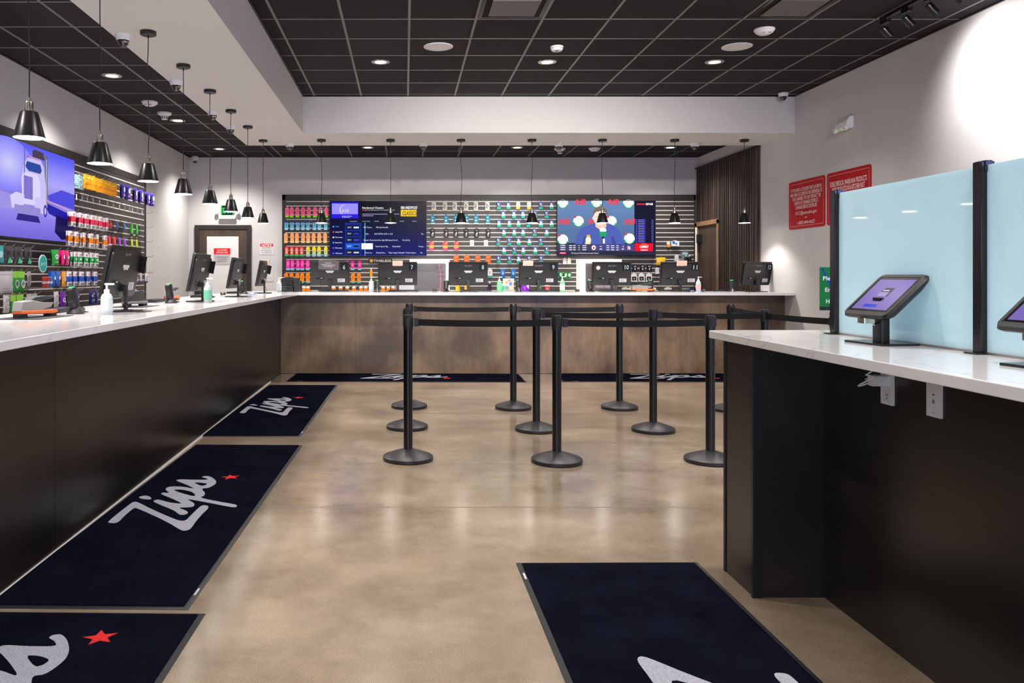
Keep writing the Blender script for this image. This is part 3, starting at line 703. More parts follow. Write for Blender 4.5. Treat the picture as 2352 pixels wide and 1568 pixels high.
# ------------------------------------------------------------------ wall signs
def red_sign(y0, y1, z0, z1, lines, lab):
    t = thing('notice_sign', lab, 'sign', (XR-.001, (y0+y1)/2, (z0+z1)/2)); hw, hh = abs(y0-y1)/2, (z1-z0)/2
    b = MB(); b.bbox((-.006, -hw, -hh), (0, hw, hh), .035, col='#b00412', ax=0); b.build('panel', 'print', t)
    b = MB(); cv = CV(b, (-.0065, 0, 0), (0, -1, 0), (0, 0, 1))
    cv.frame(-hw+.035, -hh+.035, hw-.035, hh-.035, .005, '#f0a0a0')
    for s, v, h, w, bo in lines: cv.text(s, bo, v-.005, h*1.15, '#fbe6e4', 2, w=w, bold=.012)
    b.build('lettering', 'print', t)
red_sign(10.6, 9.69, 1.905, 2.52, [('IF YOU HAVE A CONCERN THAT AN ERROR', .175, .04, .76, 0), ('MAY HAVE OCCURRED IN THE DISPENSING OF', .118, .04, .79, 0), ('YOUR CANNABIS, YOU MAY CONTACT THE', .062, .04, .72, 0),
    ("DIVISION OF CANNABIS CONTROL'S", .006, .04, .6, 0), ('CANNABIS SERVICE CENTER AT:', -.05, .04, .54, 0), ('DCC@com.ohio.gov', -.122, .036, .53, 0), ('or', -.178, .03, .05, 0), ('1-833-464-6627', -.245, .034, .44, 0)],
    'red notice with eight lines of text on the right wall, fully visible')
red_sign(9.645, 8.73, 1.905, 2.52, [('EDIBLE MEDICAL MARIJUANA PRODUCTS', .145, .05, .76, 0), ('WERE PRODUCED IN A KITCHEN NOT', .075, .05, .68, 0), ('W', .005, .05, .03, -.36), ('SU', -.065, .05, .05, -.36)],
    'red notice on the right wall partly hidden behind the blue glass')
t = thing('occupancy_sign', 'small white notice sign with red header on the wall between back door and cartons', 'sign', (-2.385, YB-.001, 1.765))
b = MB(); b.box((-.12, -.004, -.097), (.12, 0, .097), col='#dedcdc'); cv = CV(b, (0, -.0043, 0), (1, 0, 0), (0, 0, 1))
cv.rect(-.112, .04, .112, .092, '#d81c20'); cv.text('NOTICE', 0, .048, .034, '#fdf6f4', 2, w=.17, bold=.02)
for s, v, w in (('MAXIMUM', .005, .16), ('OCCUPANCY', -.035, .19), ('41  PEOPLE', -.075, .17)): cv.text(s, 0, v, .024, '#6b6868', 2, w=w)
b.build('sign_board', 'print', t)
t = thing('wall_outlet', 'white double socket plate on the wall behind the farthest left monitor', 'outlet', (-2.33, YB-.001, 1.26))
b = MB(); b.bbox((-.055, -.006, -.055), (.055, 0, .055), .008, col='#d6d3d2', ax=1); cv = CV(b, (0, -.0063, 0), (1, 0, 0), (0, 0, 1)); cv.rect(-.03, -.008, -.022, .006, '#504c4c'); cv.rect(.018, -.008, .026, .006, '#504c4c'); b.build('plate', 'print', t)

# ------------------------------------------------------------------ slat walls
GZ0, GP = 2.577, .0764
# back
SX0, SX1, SZ1 = -2.11, 5.0, 2.695
t = thing('slatwall', 'dark slat wall display with bright metal grooves covering the back wall', 'slatwall', (0, YB, 0))
MB().box((SX0+.05, -.05, .1), (SX1, -.003, SZ1-.05)).build('boards', 'panel', t)
b = MB(); z = GZ0
while z > .9: b.box((SX0+.07, -.0525, z-.0065), (SX1-.02, -.049, z+.0065)); z -= GP
b.build('grooves', 'alu', t)
b = MB(); b.box((SX0, -.0535, .1), (SX0+.055, 0, SZ1)); b.box((SX0, -.0535, SZ1-.09), (SX1+.0, 0, SZ1)); b.box((SX1-.03, -.0535, .1), (SX1, 0, SZ1)); b.build('border_frame', 'panel_trim', t)
YS = YB-.0525
# left
t = thing('slatwall', 'dark slat wall display with packs on hooks covering the left wall', 'slatwall', (XL, 0, 0))
LY0, LY1 = 3.0, 11.45
MB().box((.003, LY0, .1), (.05, LY1-.03, 2.63)).build('boards', 'panel', t)
b = MB(); z = 2.545
while z > .9: b.box((.049, LY0, z-.0065), (.0525, LY1-.09, z+.0065)); z -= GP
b.build('grooves', 'alu', t)
b = MB(); b.box((0, LY0, 2.6), (.0535, LY1, 2.68)); b.box((0, LY1-.05, .1), (.0535, LY1, 2.68)); b.build('border_frame', 'panel_trim', t)
XS = XL+.0525

# ------------------------------------------------------------------ television screens
def television(loc, rz, w, h, label, paint, m='screen'):
    t = thing('television', label, 'television', loc, rz)
    b = MB(); b.box((-w/2, 0, 0), (w/2, .035, h)); b.box((-w*.3, .03, h*.2), (w*.3, .085, h*.8)); b.build('housing', 'black', t, bevel=.003)
    b = MB(); cv = CV(b, (-w/2+.008, -.0005, .012), (w-.016, 0, 0), (0, 0, h-.02), step=.0005); cv.N = Vector((0, -1, 0)); paint(cv, (w-.016)/(h-.02)); b.build('screen', m, t)
    return t
def grad_rows(cv, cols, u0=0, u1=1, v0=0, v1=1, l=0):
    m_ = 5*(len(cols)-1)+1; rgb = [[int(c[k:k+2], 16) for k in (1, 3, 5)] for c in cols]; cols = []
    for i in range(m_):
        a, f = divmod(i/5, 1); a = int(a); q = rgb[min(a+1, len(rgb)-1)]; cols.append('#%02x%02x%02x' % tuple(round(x*(1-f)+y*f) for x, y in zip(rgb[a], q)))
    n = len(cols)
    for i, c in enumerate(cols): cv.rect(u0, v1-(i+1)*(v1-v0)/n, u1, v1-i*(v1-v0)/n, c, l)
# back left: programme guide
def guide(cv, A):
    c = cv
    grad_rows(c, ['#040618', '#05071e', '#050828', '#060a34', '#070b42', '#080d50', '#091060', '#0a1268'])
    c.rect(.01, .68, .295, .985, '#1410c8', 1); c.rect(.02, .69, .29, .955, '#9a90f8', 2); c.rect(.02, .69, .29, .76, '#2a1ad8', 3)
    c.ring(.15, .84, .05, .05*A, .006, '#ffffff', 4, .7*PI, 1.35*PI); c.ring(.15, .84, .05, .05*A, .005, '#ffffff', 4, PI/2, .75*PI)
    c.text('11:13', .158, .80, .05, '#ffffff', 4, w=.065, bold=.01)
    c.text('Hardwood Classics', .125, .715, .018, '#ffffff', 4, al='l', w=.1); c.text('The NBA Channel', .125, .695, .012, '#ffffff', 4, al='l', w=.08)
    c.text('Hardwood Classics', .335, .86, .035, '#ffffff', 2, al='l', w=.22, bold=.01)
    c.ell(.345, .835, .01, .012, '#e02030', 2); c.text('| 2317 The NBA Channel | TV-G | 9:30 AM - 11:57 AM', .36, .825, .02, '#d0d4e8', 2, al='l', w=.31)
    c.rect(.335, .755, .72, .765, '#a8b0d8', 2); c.rect(.335, .725, .45, .735, '#a8b0d8', 2)
    c.rect(.735, .72, .9, .84, '#f4c808', 2); c.text('CLASSICS', .825, .74, .075, '#14100a', 3, w=.15, bold=.01, shear=.2); c.text('NBA HARDWOOD', .82, .855, .05, '#ffffff', 3, w=.17, bold=.02, shear=.2)
    for s, u in (('Thursday May 7', .245), ('On Now 11:30 AM', .375), ('12:00 PM', .485), ('12:30 PM', .61), ('1:00 PM', .745), ('1:30 PM', .875)): c.text(s, u, .62, .018, '#c8d0f0', 2, w=.08 if len(s) > 8 else .045)
    c.rect(.155, .0, .325, .6, '#0c2a9a', 1); c.rect(.36, .0, .366, .6, '#70c8ff', 2)
    items = [('All', '#4ab0ff'), ('Samsung TV Plus', '#e83848'), ('Favorites', '#f8d890'), ('News & O...', '#20c0d0'), ('Movies', '#9040e0'), ('Western', '#6060e0')]
    for i, (s, k) in enumerate(items):
        v = .52-.098*i; c.ell(.035, v+.01, .009, .009*A, k, 2); c.text(s, .055, v, .024, '#ffffff' if i else '#4ab0ff', 2, al='l', w=min(.075, .012*len(s)))
    for i in range(5):
        v = .5-.115*i; c.rect(.165, v-.03, .315, v+.065, '#0a1540' if i != 3 else '#1e62d8', 2); c.text(('2310', '2315', '2316', '2317', '2320')[i], .2, v+.005, .026, '#ffffff', 3, w=.04); c.rect(.245, v+.0, .3, v+.03, ('#d8e0f4', '#3828c8', '#4a38e0', '#101018', '#c0c8e0')[i], 3)
    c.rect(.327, .115, .445, .225, '#ffffff', 2)
    rows = [(.505, [('NFL Throw...', .35, .09), ('NFL Game Re-AIR...', .48, .13)]), (.385, [('Pad...', .37, .04), ('2016 WS Film CHC vs. CLE', .46, .19), ('Re...', .95, .03)]),
            (.27, [('Monster Three Home Run, Eight RBI Game From E...', .35, .36), ('The Call-Up', .75, .08)]), (.155, [('Yahoo! Sports Hig...', .47, .14), ('Basketball', .65, .08), ('Hoops...', .92, .06)]),
            (.04, [('Power Le...', .37, .07), ('Family Feu...', .48, .1), ('Major League Volleyball - Omaha Supers...', .61, .29), ('Re...', .94, .03)])]
    for v, it in rows:
        for s, u, w in it: c.text(s, u, v, .026, '#f0f4ff', 3, al='l', w=w)
television((-.457, YS-.09, 1.635), 0, 1.66, .95, 'wide wall screen showing a blue programme guide, above the number seven monitor', guide)
# back right: press conference
def press(cv, A):
    c = cv; c.rect(0, 0, 1, 1, '#202638', 0); c.rect(0, .22, .785, 1, '#40609a', 1)
    grad_rows(c, ['#5f7eaa', '#5c7aa6', '#56739c', '#506c94', '#4e6a90'], 0, .785, .22, 1, 2)
    def ball(u, v, top=1.):
        n = 22; pts = [(u+.055*math.cos(2*PI*k/n), min(v+.055*A*math.sin(2*PI*k/n), .999)) for k in range(n)]
        c.poly(pts, '#e8f6ea', 3); c.ring(u, v, .055, .055*A, .012, '#28b060', 4, PI*1.05, PI*1.9) 
        c.ring(u, v, .036, .036*A, .004, '#a8c8b4', 4, PI*.2, PI*1.3); c.ring(u+.02, v, .03, .03*A, .003, '#b8ccc0', 4, PI*.6, PI*1.4)
        if v < .9: c.ell(u-.035, v+.085, .013, .013*A, '#e03048', 4)
    for u, v in ((.055, .96), (.4, .97), (.725, .96), (.215, .62), (.55, .62), (.055, .28), (.735, .3)): ball(u, v)
    def nb(u, v):
        c.text('NB', u, v, .1, '#e83a40', 3, w=.1, bold=.03, shear=.25)
        for k in range(3): c.rect(u-.065+.008*k, v+.01+.03*k, u-.03, v+.022+.03*k, '#e83a40', 3)
    for u, v in ((.07, .57), (.74, .57), (.235, .93), (.57, .93), (.37, .57)): nb(u, v)
    # speaker at a table
    c.poly([(.18, .2), (.2, .36), (.235, .48), (.31, .55), (.37, .585), (.52, .585), (.58, .54), (.63, .45), (.66, .33), (.69, .2)], '#4a5aa8', 5)
    c.poly([(.25, .2), (.27, .34), (.29, .34), (.275, .2)], '#3a4888', 6); c.poly([(.56, .2), (.55, .34), (.57, .34), (.6, .2)], '#3a4888', 6)
    c.poly([(.385, .59), (.39, .52), (.44, .46), (.5, .52), (.5, .6)], '#e0b8a0', 6)
    c.ell(.435, .69, .068, .068*A*1.22, '#f0d0bc', 7, 28); c.poly([(.365, .72), (.365, .8), (.39, .87), (.44, .9), (.49, .87), (.51, .8), (.508, .72), (.49, .79), (.44, .81), (.39, .79)], '#7a6258', 8)
    c.ell(.366, .68, .01, .03, '#e8c4b0', 7); c.rect(.4, .7, .42, .708, '#503c38', 8); c.rect(.45, .7, .47, .708, '#503c38', 8); c.rect(.415, .615, .455, .622, '#b87870', 8); c.rect(.432, .64, .44, .68, '#dcb8a4', 8)
    c.ell(.465, .46, .035, .05, '#d8f0e4', 9); c.poly([(.43, .34), (.43, .43), (.5, .43), (.5, .34)], '#1f9a60', 10); c.rect(.455, .2, .475, .36, '#202830', 9); c.rect(.462, .21, .485, .3, '#d8dce4', 10)
    c.ell(.315, .27, .028, .07, '#f8f0c0', 9); c.rect(.3, .33, .333, .37, '#e8b020', 10); c.ell(.31, .215, .03, .02, '#e8e0a0', 10)
    # side panel
    c.rect(.79, .215, .995, 1, '#15152c', 1); c.rect(.81, .925, .9, .95, '#d02040', 2); c.text('EDGE', .94, .922, .035, '#ffffff', 2, w=.07, bold=.03)
    c.rect(.797, .22, .815, .66, '#3a38a0', 2)
    for k in range(14): c.rect(.82, .235+.031*k, .9, .25+.031*k, '#3f3cc0', 2); c.rect(.825, .239+.031*k, .885, .245+.031*k, '#a8a8e8', 3); c.rect(.96, .237+.031*k, .98, .248+.031*k, '#6868c0', 2)
    c.rect(.79, .07, .975, .215, '#e01028', 2); c.text('TOTAL', .885, .19, .02, '#f0b060', 3, w=.06); c.text('COMBAT', .885, .13, .045, '#ffffff', 3, w=.09, bold=.02); c.text('WEEKDAYS', .885, .08, .025, '#ffffff', 3, w=.075, bold=.01)
    c.rect(0, .07, .785, .2, '#3a3c58', 11); c.rect(.36, .075, .785, .2, '#43427e', 12)
    for i in range(3):
        for u, w in ((.03, .05), (.12, .03), (.16, .025), (.215, .01), (.255, .04)): c.rect(u, .09+.037*i, u+w, .105+.037*i, '#d8dcec', 13)
        for u, w in ((.5, .03), (.545, .035), (.6, .025)): c.rect(u, .09+.037*i, u+w, .102+.037*i, '#e8ecf8', 13)
    c.ell(.37, .135, .022, .045, '#e8dce0', 13); c.ell(.37, .13, .01, .02, '#e04038', 14); c.text('+1', .44, .14, .035, '#ffffff', 13, w=.02); c.text('-1', .665, .14, .035, '#ffffff', 13, w=.02); c.rect(.43, .1, .455, .115, '#e8e8f4', 13); c.rect(.655, .1, .68, .115, '#e8e8f4', 13)
    c.text('76', .73, .1, .06, '#ffffff', 13, w=.03, bold=.03); c.ell(.72, .13, .012, .03, '#e02040', 12)
    c.rect(0, 0, 1, .07, '#26263c', 11); c.rect(.02, .02, .09, .05, '#e03038', 12); c.rect(.03, .03, .08, .04, '#f8f0f0', 13); c.text('Team does post Timberwolves, even series in Game 2', .14, .022, .026, '#f4f6fc', 12, al='l', w=.28)
television((3.441, YS-.09, 1.645), 0, 1.69, .945, 'wide wall screen showing a man in a blue pullover at a microphone', press, 'screen_hi')
# left: truck on a road
def truck(cv, A):
    c = cv
    grad_rows(c, ['#5557ea', '#6464ee', '#7a78f2', '#8c88f4', '#9a96f4', '#a8a2f4', '#a098ec', '#8a80e0', '#8075dc', '#8c80e4', '#948aea', '#8a7ee4', '#8076e0', '#766cd8', '#6e64d0'])
    for k in range(24): c.ell(.12, .74, .3-.012*k, .27-.011*k, '#%02x%02xf4' % (0x84+3*k, 0x82+3*k), .02+.03*k, 36)
    c.poly([(0, .45), (.35, .42), (.35, .3), (0, .28)], '#9a90e0', 1)
    c.poly([(.55, .42), (1, .32), (1, .2), (.62, .3)], '#1c18a0', 1); c.poly([(.6, .5), (.8, .6), (1, .58), (1, .4), (.62, .44)], '#4a48d8', 1)
    c.poly([(.72, .3), (1, .24), (1, .05), (.8, .02), (.7, .1)], '#181050', 2); c.poly([(.55, .44), (.78, .4), (.95, .36), (.95, .385), (.75, .425), (.56, .455)], '#c8a0c0', 2)
    # cab
    c.poly([(.28, .36), (.26, .62), (.3, .8), (.36, .88), (.5, .88), (.55, .8), (.575, .6), (.575, .36)], '#c4bcf0', 3)
    c.poly([(.4, .88), (.4, .95), (.43, .97), (.54, .96), (.56, .88)], '#4a3c50', 3); c.rect(.295, .62, .305, .97, '#5a58c8', 4); c.rect(.56, .36, .6, .94, '#6a6a78', 2); c.rect(.575, .36, .59, .9, '#a8a4b0', 3)
    c.poly([(.31, .76), (.33, .82), (.5, .82), (.52, .76), (.5, .72), (.35, .72)], '#28489c', 4); c.rect(.31, .865, .5, .872, '#a83850', 5)
    c.poly([(.27, .36), (.27, .66), (.31, .7), (.47, .7), (.5, .62), (.5, .36)], '#d8d0f8', 4); c.rect(.29, .42, .4, .66, '#5a4ab8', 5)
    for k in range(8): c.rect(.295+.013*k, .425, .3+.013*k, .655, '#a8a0e4', 6)
    c.poly([(.15, .3), (.13, .42), (.2, .47), (.3, .46), (.28, .3)], '#d4ccf8', 5); c.poly([(.42, .3), (.44, .46), (.52, .46), (.58, .38), (.56, .28)], '#c8c0f4', 5)
    c.rect(.18, .25, .5, .34, '#9288d0', 6); c.poly([(.2, .18), (.22, .25), (.47, .25), (.5, .18)], '#2a2080', 6); c.ell(.565, .32, .025, .07, '#3c34a8', 7); c.ell(.565, .32, .014, .04, '#b8b4e8', 8)
television((XS+.09, 7.92, 1.65), PI/2, 1.66, .913, 'wide wall screen on the left wall showing a white lorry on a violet road', truck)

# ------------------------------------------------------------------ goods hanging on the slat walls
def band_col(bands, f):
    for lim, c in bands:
        if f <= lim+1e-6: return c
    return bands[-1][1]
_mesh = {}
def pack_mesh(name, k):
    """origin: top centre of the back, front towards -Y"""
    kk = (name, k['id'])
    if kk in _mesh: return _mesh[kk]
    b = MB(); w, h, d = k['w'], k['h'], k['d']; sh = k.get('shape', 'box'); bands = k['bands']
    cuts = sorted(set([0.]+[min(x[0], 1.) for x in bands]+([i/9 for i in range(10)] if sh == 'pouch' else [])))
    if sh == 'pouch':
        nx = 6; front = []; back = []
        for f in cuts:
            t = d*.5*(math.sin(PI*min(1, max(0, (f-.1)/.9))**.8)**.5 if f > .1 else 0)+.0012
            sw = 1-.06*math.sin(PI*f)
            for i in range(nx+1):
                u = i/nx*2-1; tt = t*math.sqrt(max(0, 1-u*u*.98))+.0008; cr = .0025*math.sin(i*2.3+f*17)
                front.append((u*w/2*sw, -d/2-tt-cr*(f > .12), -f*h)); back.append((u*w/2*sw, -d/2+tt*.9, -f*h))
        n = nx+1
        for j in range(len(cuts)-1):
            c = band_col(bands, (cuts[j]+cuts[j+1])/2)
            for i in range(nx):
                q = (j*n+i, j*n+i+1, (j+1)*n+i+1, (j+1)*n+i)
                b.add([front[p] for p in q], [(3, 2, 1, 0)], 0, c, True); b.add([back[p] for p in q], [(0, 1, 2, 3)], 0, c, True)
        b.add([(-.004, -d/2-.003, .0), (.004, -d/2-.003, .0), (.004, -d/2-.003, .008), (-.004, -d/2-.003, .008)], [(0, 1, 2, 3)], 0, bands[0][1])
        yf = -d-.0035
    elif sh == 'bottle':
        b.lathe([(0, -h), (w/2, -h), (w/2, -h*.3), (w*.3, -h*.18), (w*.18, -h*.15)], c=(0, -d/2, 0), seg=16, col=bands[-1][1]); b.lathe([(w*.25, -h*.15), (w*.25, -.002), (0, 0)], c=(0, -d/2, 0), seg=12, col=bands[0][1]); yf = -d
        b.lathe([(w/2+.0008, -h*.85), (w/2+.0008, -h*.4)], c=(0, -d/2, 0), seg=16, cap=False, col=bands[len(bands)//2][1])
    else:
        tabh = k.get('tab', .12)*h
        b.box((-w*.22, -d*.6, -tabh), (w*.22, -d*.5, .0), col=bands[0][1])
        for j in range(len(cuts)-1):
            z0, z1 = -tabh-(h-tabh)*cuts[j+1], -tabh-(h-tabh)*cuts[j]; b.box((-w/2, -d, z0), (w/2, 0, z1), col=band_col(bands, (cuts[j]+cuts[j+1])/2))
        yf = -d
    cv = CV(b, (0, yf-.0005, 0), (w/2, 0, 0), (0, 0, h)); cv.N = Vector((0, -1, 0))
    for q in k.get('deco', []):
        if q[0] == 'e': cv.ell(q[1], -q[2], q[3], q[4], q[5], 1, 12)
        elif q[0] == 'r': cv.rect(q[1], -q[3], q[2], -q[4], q[5], 1) if False else cv.rect(q[1], -q[4], q[3], -q[2], q[5], 1)
        elif q[0] == 't': cv.text(q[1], 0, -q[2], q[3], q[4], 2, w=q[5], bold=.02)
        elif q[0] == 'p': cv.poly([(a, -c_) for a, c_ in q[1]], q[2], 1)
    o = b.build(name, k.get('mat', 'print'), weld=(sh == 'pouch')); me = o.data; bpy.data.objects.remove(o); _mesh[kk] = me
    return me
K = {}
def kind(id_, name, cat, w, h, d, bands, deco=(), shape='box', mat_='print'):
    K[id_] = dict(id=id_, name=name, cat=cat, w=w, h=h, d=d, bands=bands, deco=list(deco), shape=shape, mat=mat_)
def put(id_, loc, rz, label, group):
    k = K[id_]; o = bpy.data.objects.new(k['name'], pack_mesh(k['name'], k)); COL.objects.link(o); o.location = loc; o.rotation_euler = (0, 0, rz); tag(o, label, k['cat'], group); return o
vert = lambda c: [('r', -.35, .2, -.2, .8, c), ('r', .0, .25, .12, .75, c), ('r', .3, .3, .42, .7, c)]
squig = lambda c, a=.2, z=.78: [('r', -.5, a+i*.12, -.1+.3*((i*7) % 3)/2, a+.05+i*.12, c) for i in range(int((z-a)/.12))] + [('r', .15, a+.03+i*.14, .6, a+.08+i*.14, c) for i in range(int((z-a)/.14))]
S_ = YB-.0525
# kinds on the back wall
kind('pink', 'vape_carton', 'carton', .062, .185, .03, [(.8, '#f0668e'), (1, '#7ad020')], squig('#c82838', .22, .75))
kind('ltblue', 'vape_carton', 'carton', .058, .172, .03, [(.14, '#1c2a68'), (.78, '#64b0d0'), (1, '#8ccbe0')], squig('#1d4a78', .24, .78))
kind('peach', 'vape_carton', 'carton', .06, .178, .03, [(.78, '#f0a468'), (1, '#e0c080')], squig('#e08850', .2, .7))
kind('redg', 'vape_carton', 'carton', .062, .178, .03, [(.8, '#d8403c'), (1, '#18b058')], [('r', -.5, .25, .5, .75, '#f0b49a')]+squig('#b83030', .3, .7))
kind('yellow', 'vape_carton', 'carton', .06, .178, .03, [(.35, '#f0d018'), (.75, '#b8cc80'), (1, '#88b8d0')], [('p', [(-.6, .6), (.4, .35), (.5, .42), (-.5, .66)], '#c87838')])
kind('magenta', 'vape_carton', 'carton', .062, .185, .03, [(.8, '#e8209c'), (1, '#78c0e0')], squig('#f8b0e0', .22, .74))
kind('orangeb', 'vape_carton', 'carton', .062, .185, .03, [(.84, '#f58a10'), (1, '#30b8c0')], squig('#c85008', .24, .76))
kind('orangelow', 'vape_carton', 'carton', .064, .12, .03, [(.2, '#f0f0e8'), (1, '#f07818')], squig('#f8c020', .3, .8))
kind('pattern', 'patterned_pack', 'pack', .075, .165, .02, [(1, '#dcd6c0')], [('p', [(-.8, .15), (-.1, .35), (.5, .55), (.3, .62), (-.5, .4)], '#6a6a80'), ('p', [(-.8, .5), (.2, .7), (0, .8), (-.8, .65)], '#6068b0'), ('p', [(.1, .1), (.7, .25), (.6, .35)], '#8a8890'), ('e', .4, .88, .4, .05, '#e8d890')])
kind('teal', 'teal_pack', 'pack', .078, .165, .02, [(.85, '#1687a4'), (1, '#c8e4e4')], [('e', 0, .3, .4, .09, '#7cc8d8'), ('e', 0, .62, .42, .1, '#eefafa')])
kind('blackc', 'black_pack', 'pack', .078, .16, .02, [(1, '#25211f')], [('r', -.4, .2, .4, .3, '#8c8884'), ('p', [(-.5, .7), (.3, .4), (.5, .55), (.2, .72)], '#e8e4e0'), ('e', -.25, .84, .14, .05, '#f0f0f0'), ('e', .25, .84, .14, .05, '#f0f0f0')])
kind('sunset', 'pink_orange_pack', 'pack', .085, .16, .02, [(.35, '#e8405c'), (.7, '#f5983a'), (1, '#ec2e6e')], [('e', .3, .2, .4, .08, '#f8b848'), ('p', [(-.4, .7), (.0, .35), (.4, .7)], '#f8c040'), ('e', -.3, .86, .1, .04, '#ffd0e0'), ('e', .2, .86, .1, .04, '#ffd0e0')])
kind('orangep', 'orange_pack', 'pack', .09, .15, .03, [(1, '#f0601c')], [('r', -.5, .2, .5, .28, '#f8a070'), ('r', -.4, .55, .4, .7, '#f89060')])
for id_, c1, c2 in (('va', '#3c5c9c', '#18a890'), ('vb', '#4a62a0', '#e8e4d8'), ('vy', '#f0ece0', '#f0b828')):
    dec = [('p', [(-.6, .25), (0, .2), (.1, .4), (-.4, .45)], '#e8ecf4'), ('p', [(-.3, .5), (.6, .42), (.7, .56), (-.1, .64)], '#f0944c'), ('e', .45, .3, .3, .06, '#6a78b8')]
    if id_ == 'vb': dec[1] = ('p', [(-.7, .4), (.3, .3), (.8, .62), (-.3, .62)], '#f4f2ec')
    if id_ == 'vy': dec = [('e', 0, .3, .5, .1, '#b8d0d8'), ('r', -.6, .55, .6, .6, '#f8d878')]
    kind(id_, 'vape_box', 'box', .065, .135, .045, [(.45, c1), (.66, c1 if id_ != 'vb' else '#e8e4dc'), (1, '#18a890' if id_ != 'vy' else '#f0b828')], dec)
def px(x): return (x-930)*13.82/1850.
def pz(y): return CH-(y-632)*13.82/1850.
def row(id_, xs, top, desc, group, tail):
    # xs given in the order they hang, left to right
    for i, x in enumerate(xs):
        put(id_, (px(x), S_, pz(top)), 0, f'{desc}, {ORD[i]} from the left {tail}', group)
c1 = lambda l: [640+v/6.535 for v in l]
row('pink', c1((127, 195, 281, 365, 451, 545, 632, 717)), 474.5, 'pink carton with green base', 'pink cartons of the top row', 'in the top row')
row('ltblue', c1((115, 200, 287, 363, 438, 537, 610, 707)), 505, 'light blue carton with navy top', 'light blue cartons of the second row', 'in the second row')
row('peach', c1((108, 202, 273, 365, 442, 523, 608, 698)), 534, 'peach carton', 'peach cartons of the third row', 'in the third row of cartons')
row('redg', c1((120, 198, 270, 345)), 564.5, 'red carton with green base', 'red cartons of the fourth row', 'in the fourth row')
row('yellow', c1((440, 530, 605, 708)), 565, 'yellow carton with blue base', 'yellow cartons of the fourth row', 'beside the red cartons')
row('magenta', c1((140, 205, 290, 355, 435, 1030, 1110, 1215)), 595.5, 'magenta carton with blue base', 'magenta cartons around the number six monitor', 'around number six monitor')
row('orangeb', c1((110, 192, 282, 352, 437, 1030, 1115, 1205)), 625.5, 'orange carton with teal base', 'orange cartons around the number six monitor', 'behind number six monitor')
row('orangelow', c1((210, 265, 380, 440, 825, 930, 1030, 1130, 1235))+[840, 880, 892, 903], 656.5, 'small orange carton just above the back counter', 'small orange cartons low on the slat wall', '')
c4 = lambda l: [970+v/7.35 for v in l]
row('pattern', c4((197, 382, 550, 740, 905, 1100)), 461.5, 'cream pack with dark swirls', 'cream patterned packs', 'right of the guide screen')
row('teal', c4((175, 400, 565, 750, 908, 1105)), 492.5, 'teal pack with white spot', 'teal packs', 'right of the guide screen')
row('blackc', c4((172, 402, 568, 742, 917, 1113)), 523.5, 'black pack with white figure', 'black packs', 'right of the guide screen')
row('sunset', c4((155, 390, 573)), 553.5, 'pink and orange pack', 'pink and orange packs', 'under the black packs')
row('orangep', c4((575, 750, 937, 1112)), 585, 'bright orange pack', 'orange packs', 'above the number eight monitor')
VR = [(462.5, (1290, 1452, 1615, 1800, 2000, 2180), 'ab yyab'.replace(' ', '')), (483, (1365, 1545, 1697, 1905, 2098), 'bbbaa'), (503.5, (1293, 1467, 1622, 1790, 2003, 2182), 'bbbabb'), (524, (1375, 1550, 1700, 1895, 2098), 'bbbab'),
      (545, (1283, 1468, 1625, 1805, 1998), 'aabba'), (565, (1378, 1553, 1703, 1907, 2100), 'babba'), (586, (1290, 1470, 1625, 1805, 2005), 'aabaa')]
for ri, (top, xs, ks) in enumerate(VR):
    for i, x in enumerate(c4(xs)):
        col = {'a': 'blue orange and teal', 'b': 'blue white and teal', 'y': 'white and yellow'}[ks[i]]
        put('v'+ks[i], (px(x), S_, pz(top)), 0, f'{col} box, {ORD[i]} from left in the {ORD[ri]} vape box row', 'small boxes hanging left of the interview screen')
# odd goods on the back wall
kind('whiteteal', 'white_carton', 'carton', .078, .165, .04, [(.72, '#d6d6d8'), (1, '#189a98')], [('r', -.5, .3, .3, .6, '#a8a8b0')])
kind('bluep', 'blue_pouch', 'pouch', .085, .16, .03, [(1, '#2c6ab0')], [('e', 0, .5, .5, .15, '#88b4e0')], 'pouch', 'foil')
kind('darkbottle', 'dark_bottle', 'bottle', .06, .17, .05, [(.2, '#e0e0e0'), (1, '#32203c')], (), 'bottle')
kind('tubs', 'patterned_bag', 'bag', .16, .18, .06, [(1, '#c0b4a8')], [('e', -.4, .3, .3, .12, '#d88838'), ('e', .3, .4, .3, .15, '#5868a0'), ('e', -.3, .7, .35, .12, '#706a90'), ('e', .4, .75, .25, .1, '#d8c878'), ('r', -.2, .1, .4, .2, '#8a5a50')], 'pouch', 'foil')
kind('purplebag', 'purple_bag', 'bag', .15, .14, .06, [(1, '#7a28c8')], [('p', [(-.7, .2), (0, .15), (-.3, .5)], '#4878e8'), ('p', [(.2, .4), (.8, .2), (.6, .8)], '#e0d0f0'), ('p', [(-.5, .6), (.2, .5), (0, .9)], '#d828b0')], 'pouch', 'foil')
kind('greenp', 'green_pouch', 'pouch', .08, .12, .03, [(1, '#1c6a3c')], [('e', 0, .4, .5, .25, '#c8e0d0'), ('e', 0, .4, .3, .14, '#1c6a3c')], 'pouch', 'foil')
kind('redp', 'red_pouch', 'pouch', .09, .11, .03, [(.15, '#e8e0e0'), (1, '#d01830')], [('e', 0, .6, .5, .12, '#f0b0b0')], 'pouch', 'foil')
kind('whitebox', 'white_box', 'box', .06, .11, .04, [(1, '#d8dada')], [('r', -.3, .2, .3, .8, '#b8c0c4')])
kind('creambox', 'white_box', 'box', .06, .105, .04, [(1, '#eadfd4')])
kind('blackcard', 'black_card_pack', 'pack', .08, .125, .03, [(1, '#14141a')], [('r', -.5, .25, .5, .35, '#c8c8d0'), ('e', 0, .65, .2, .16, '#e0e0e8')])
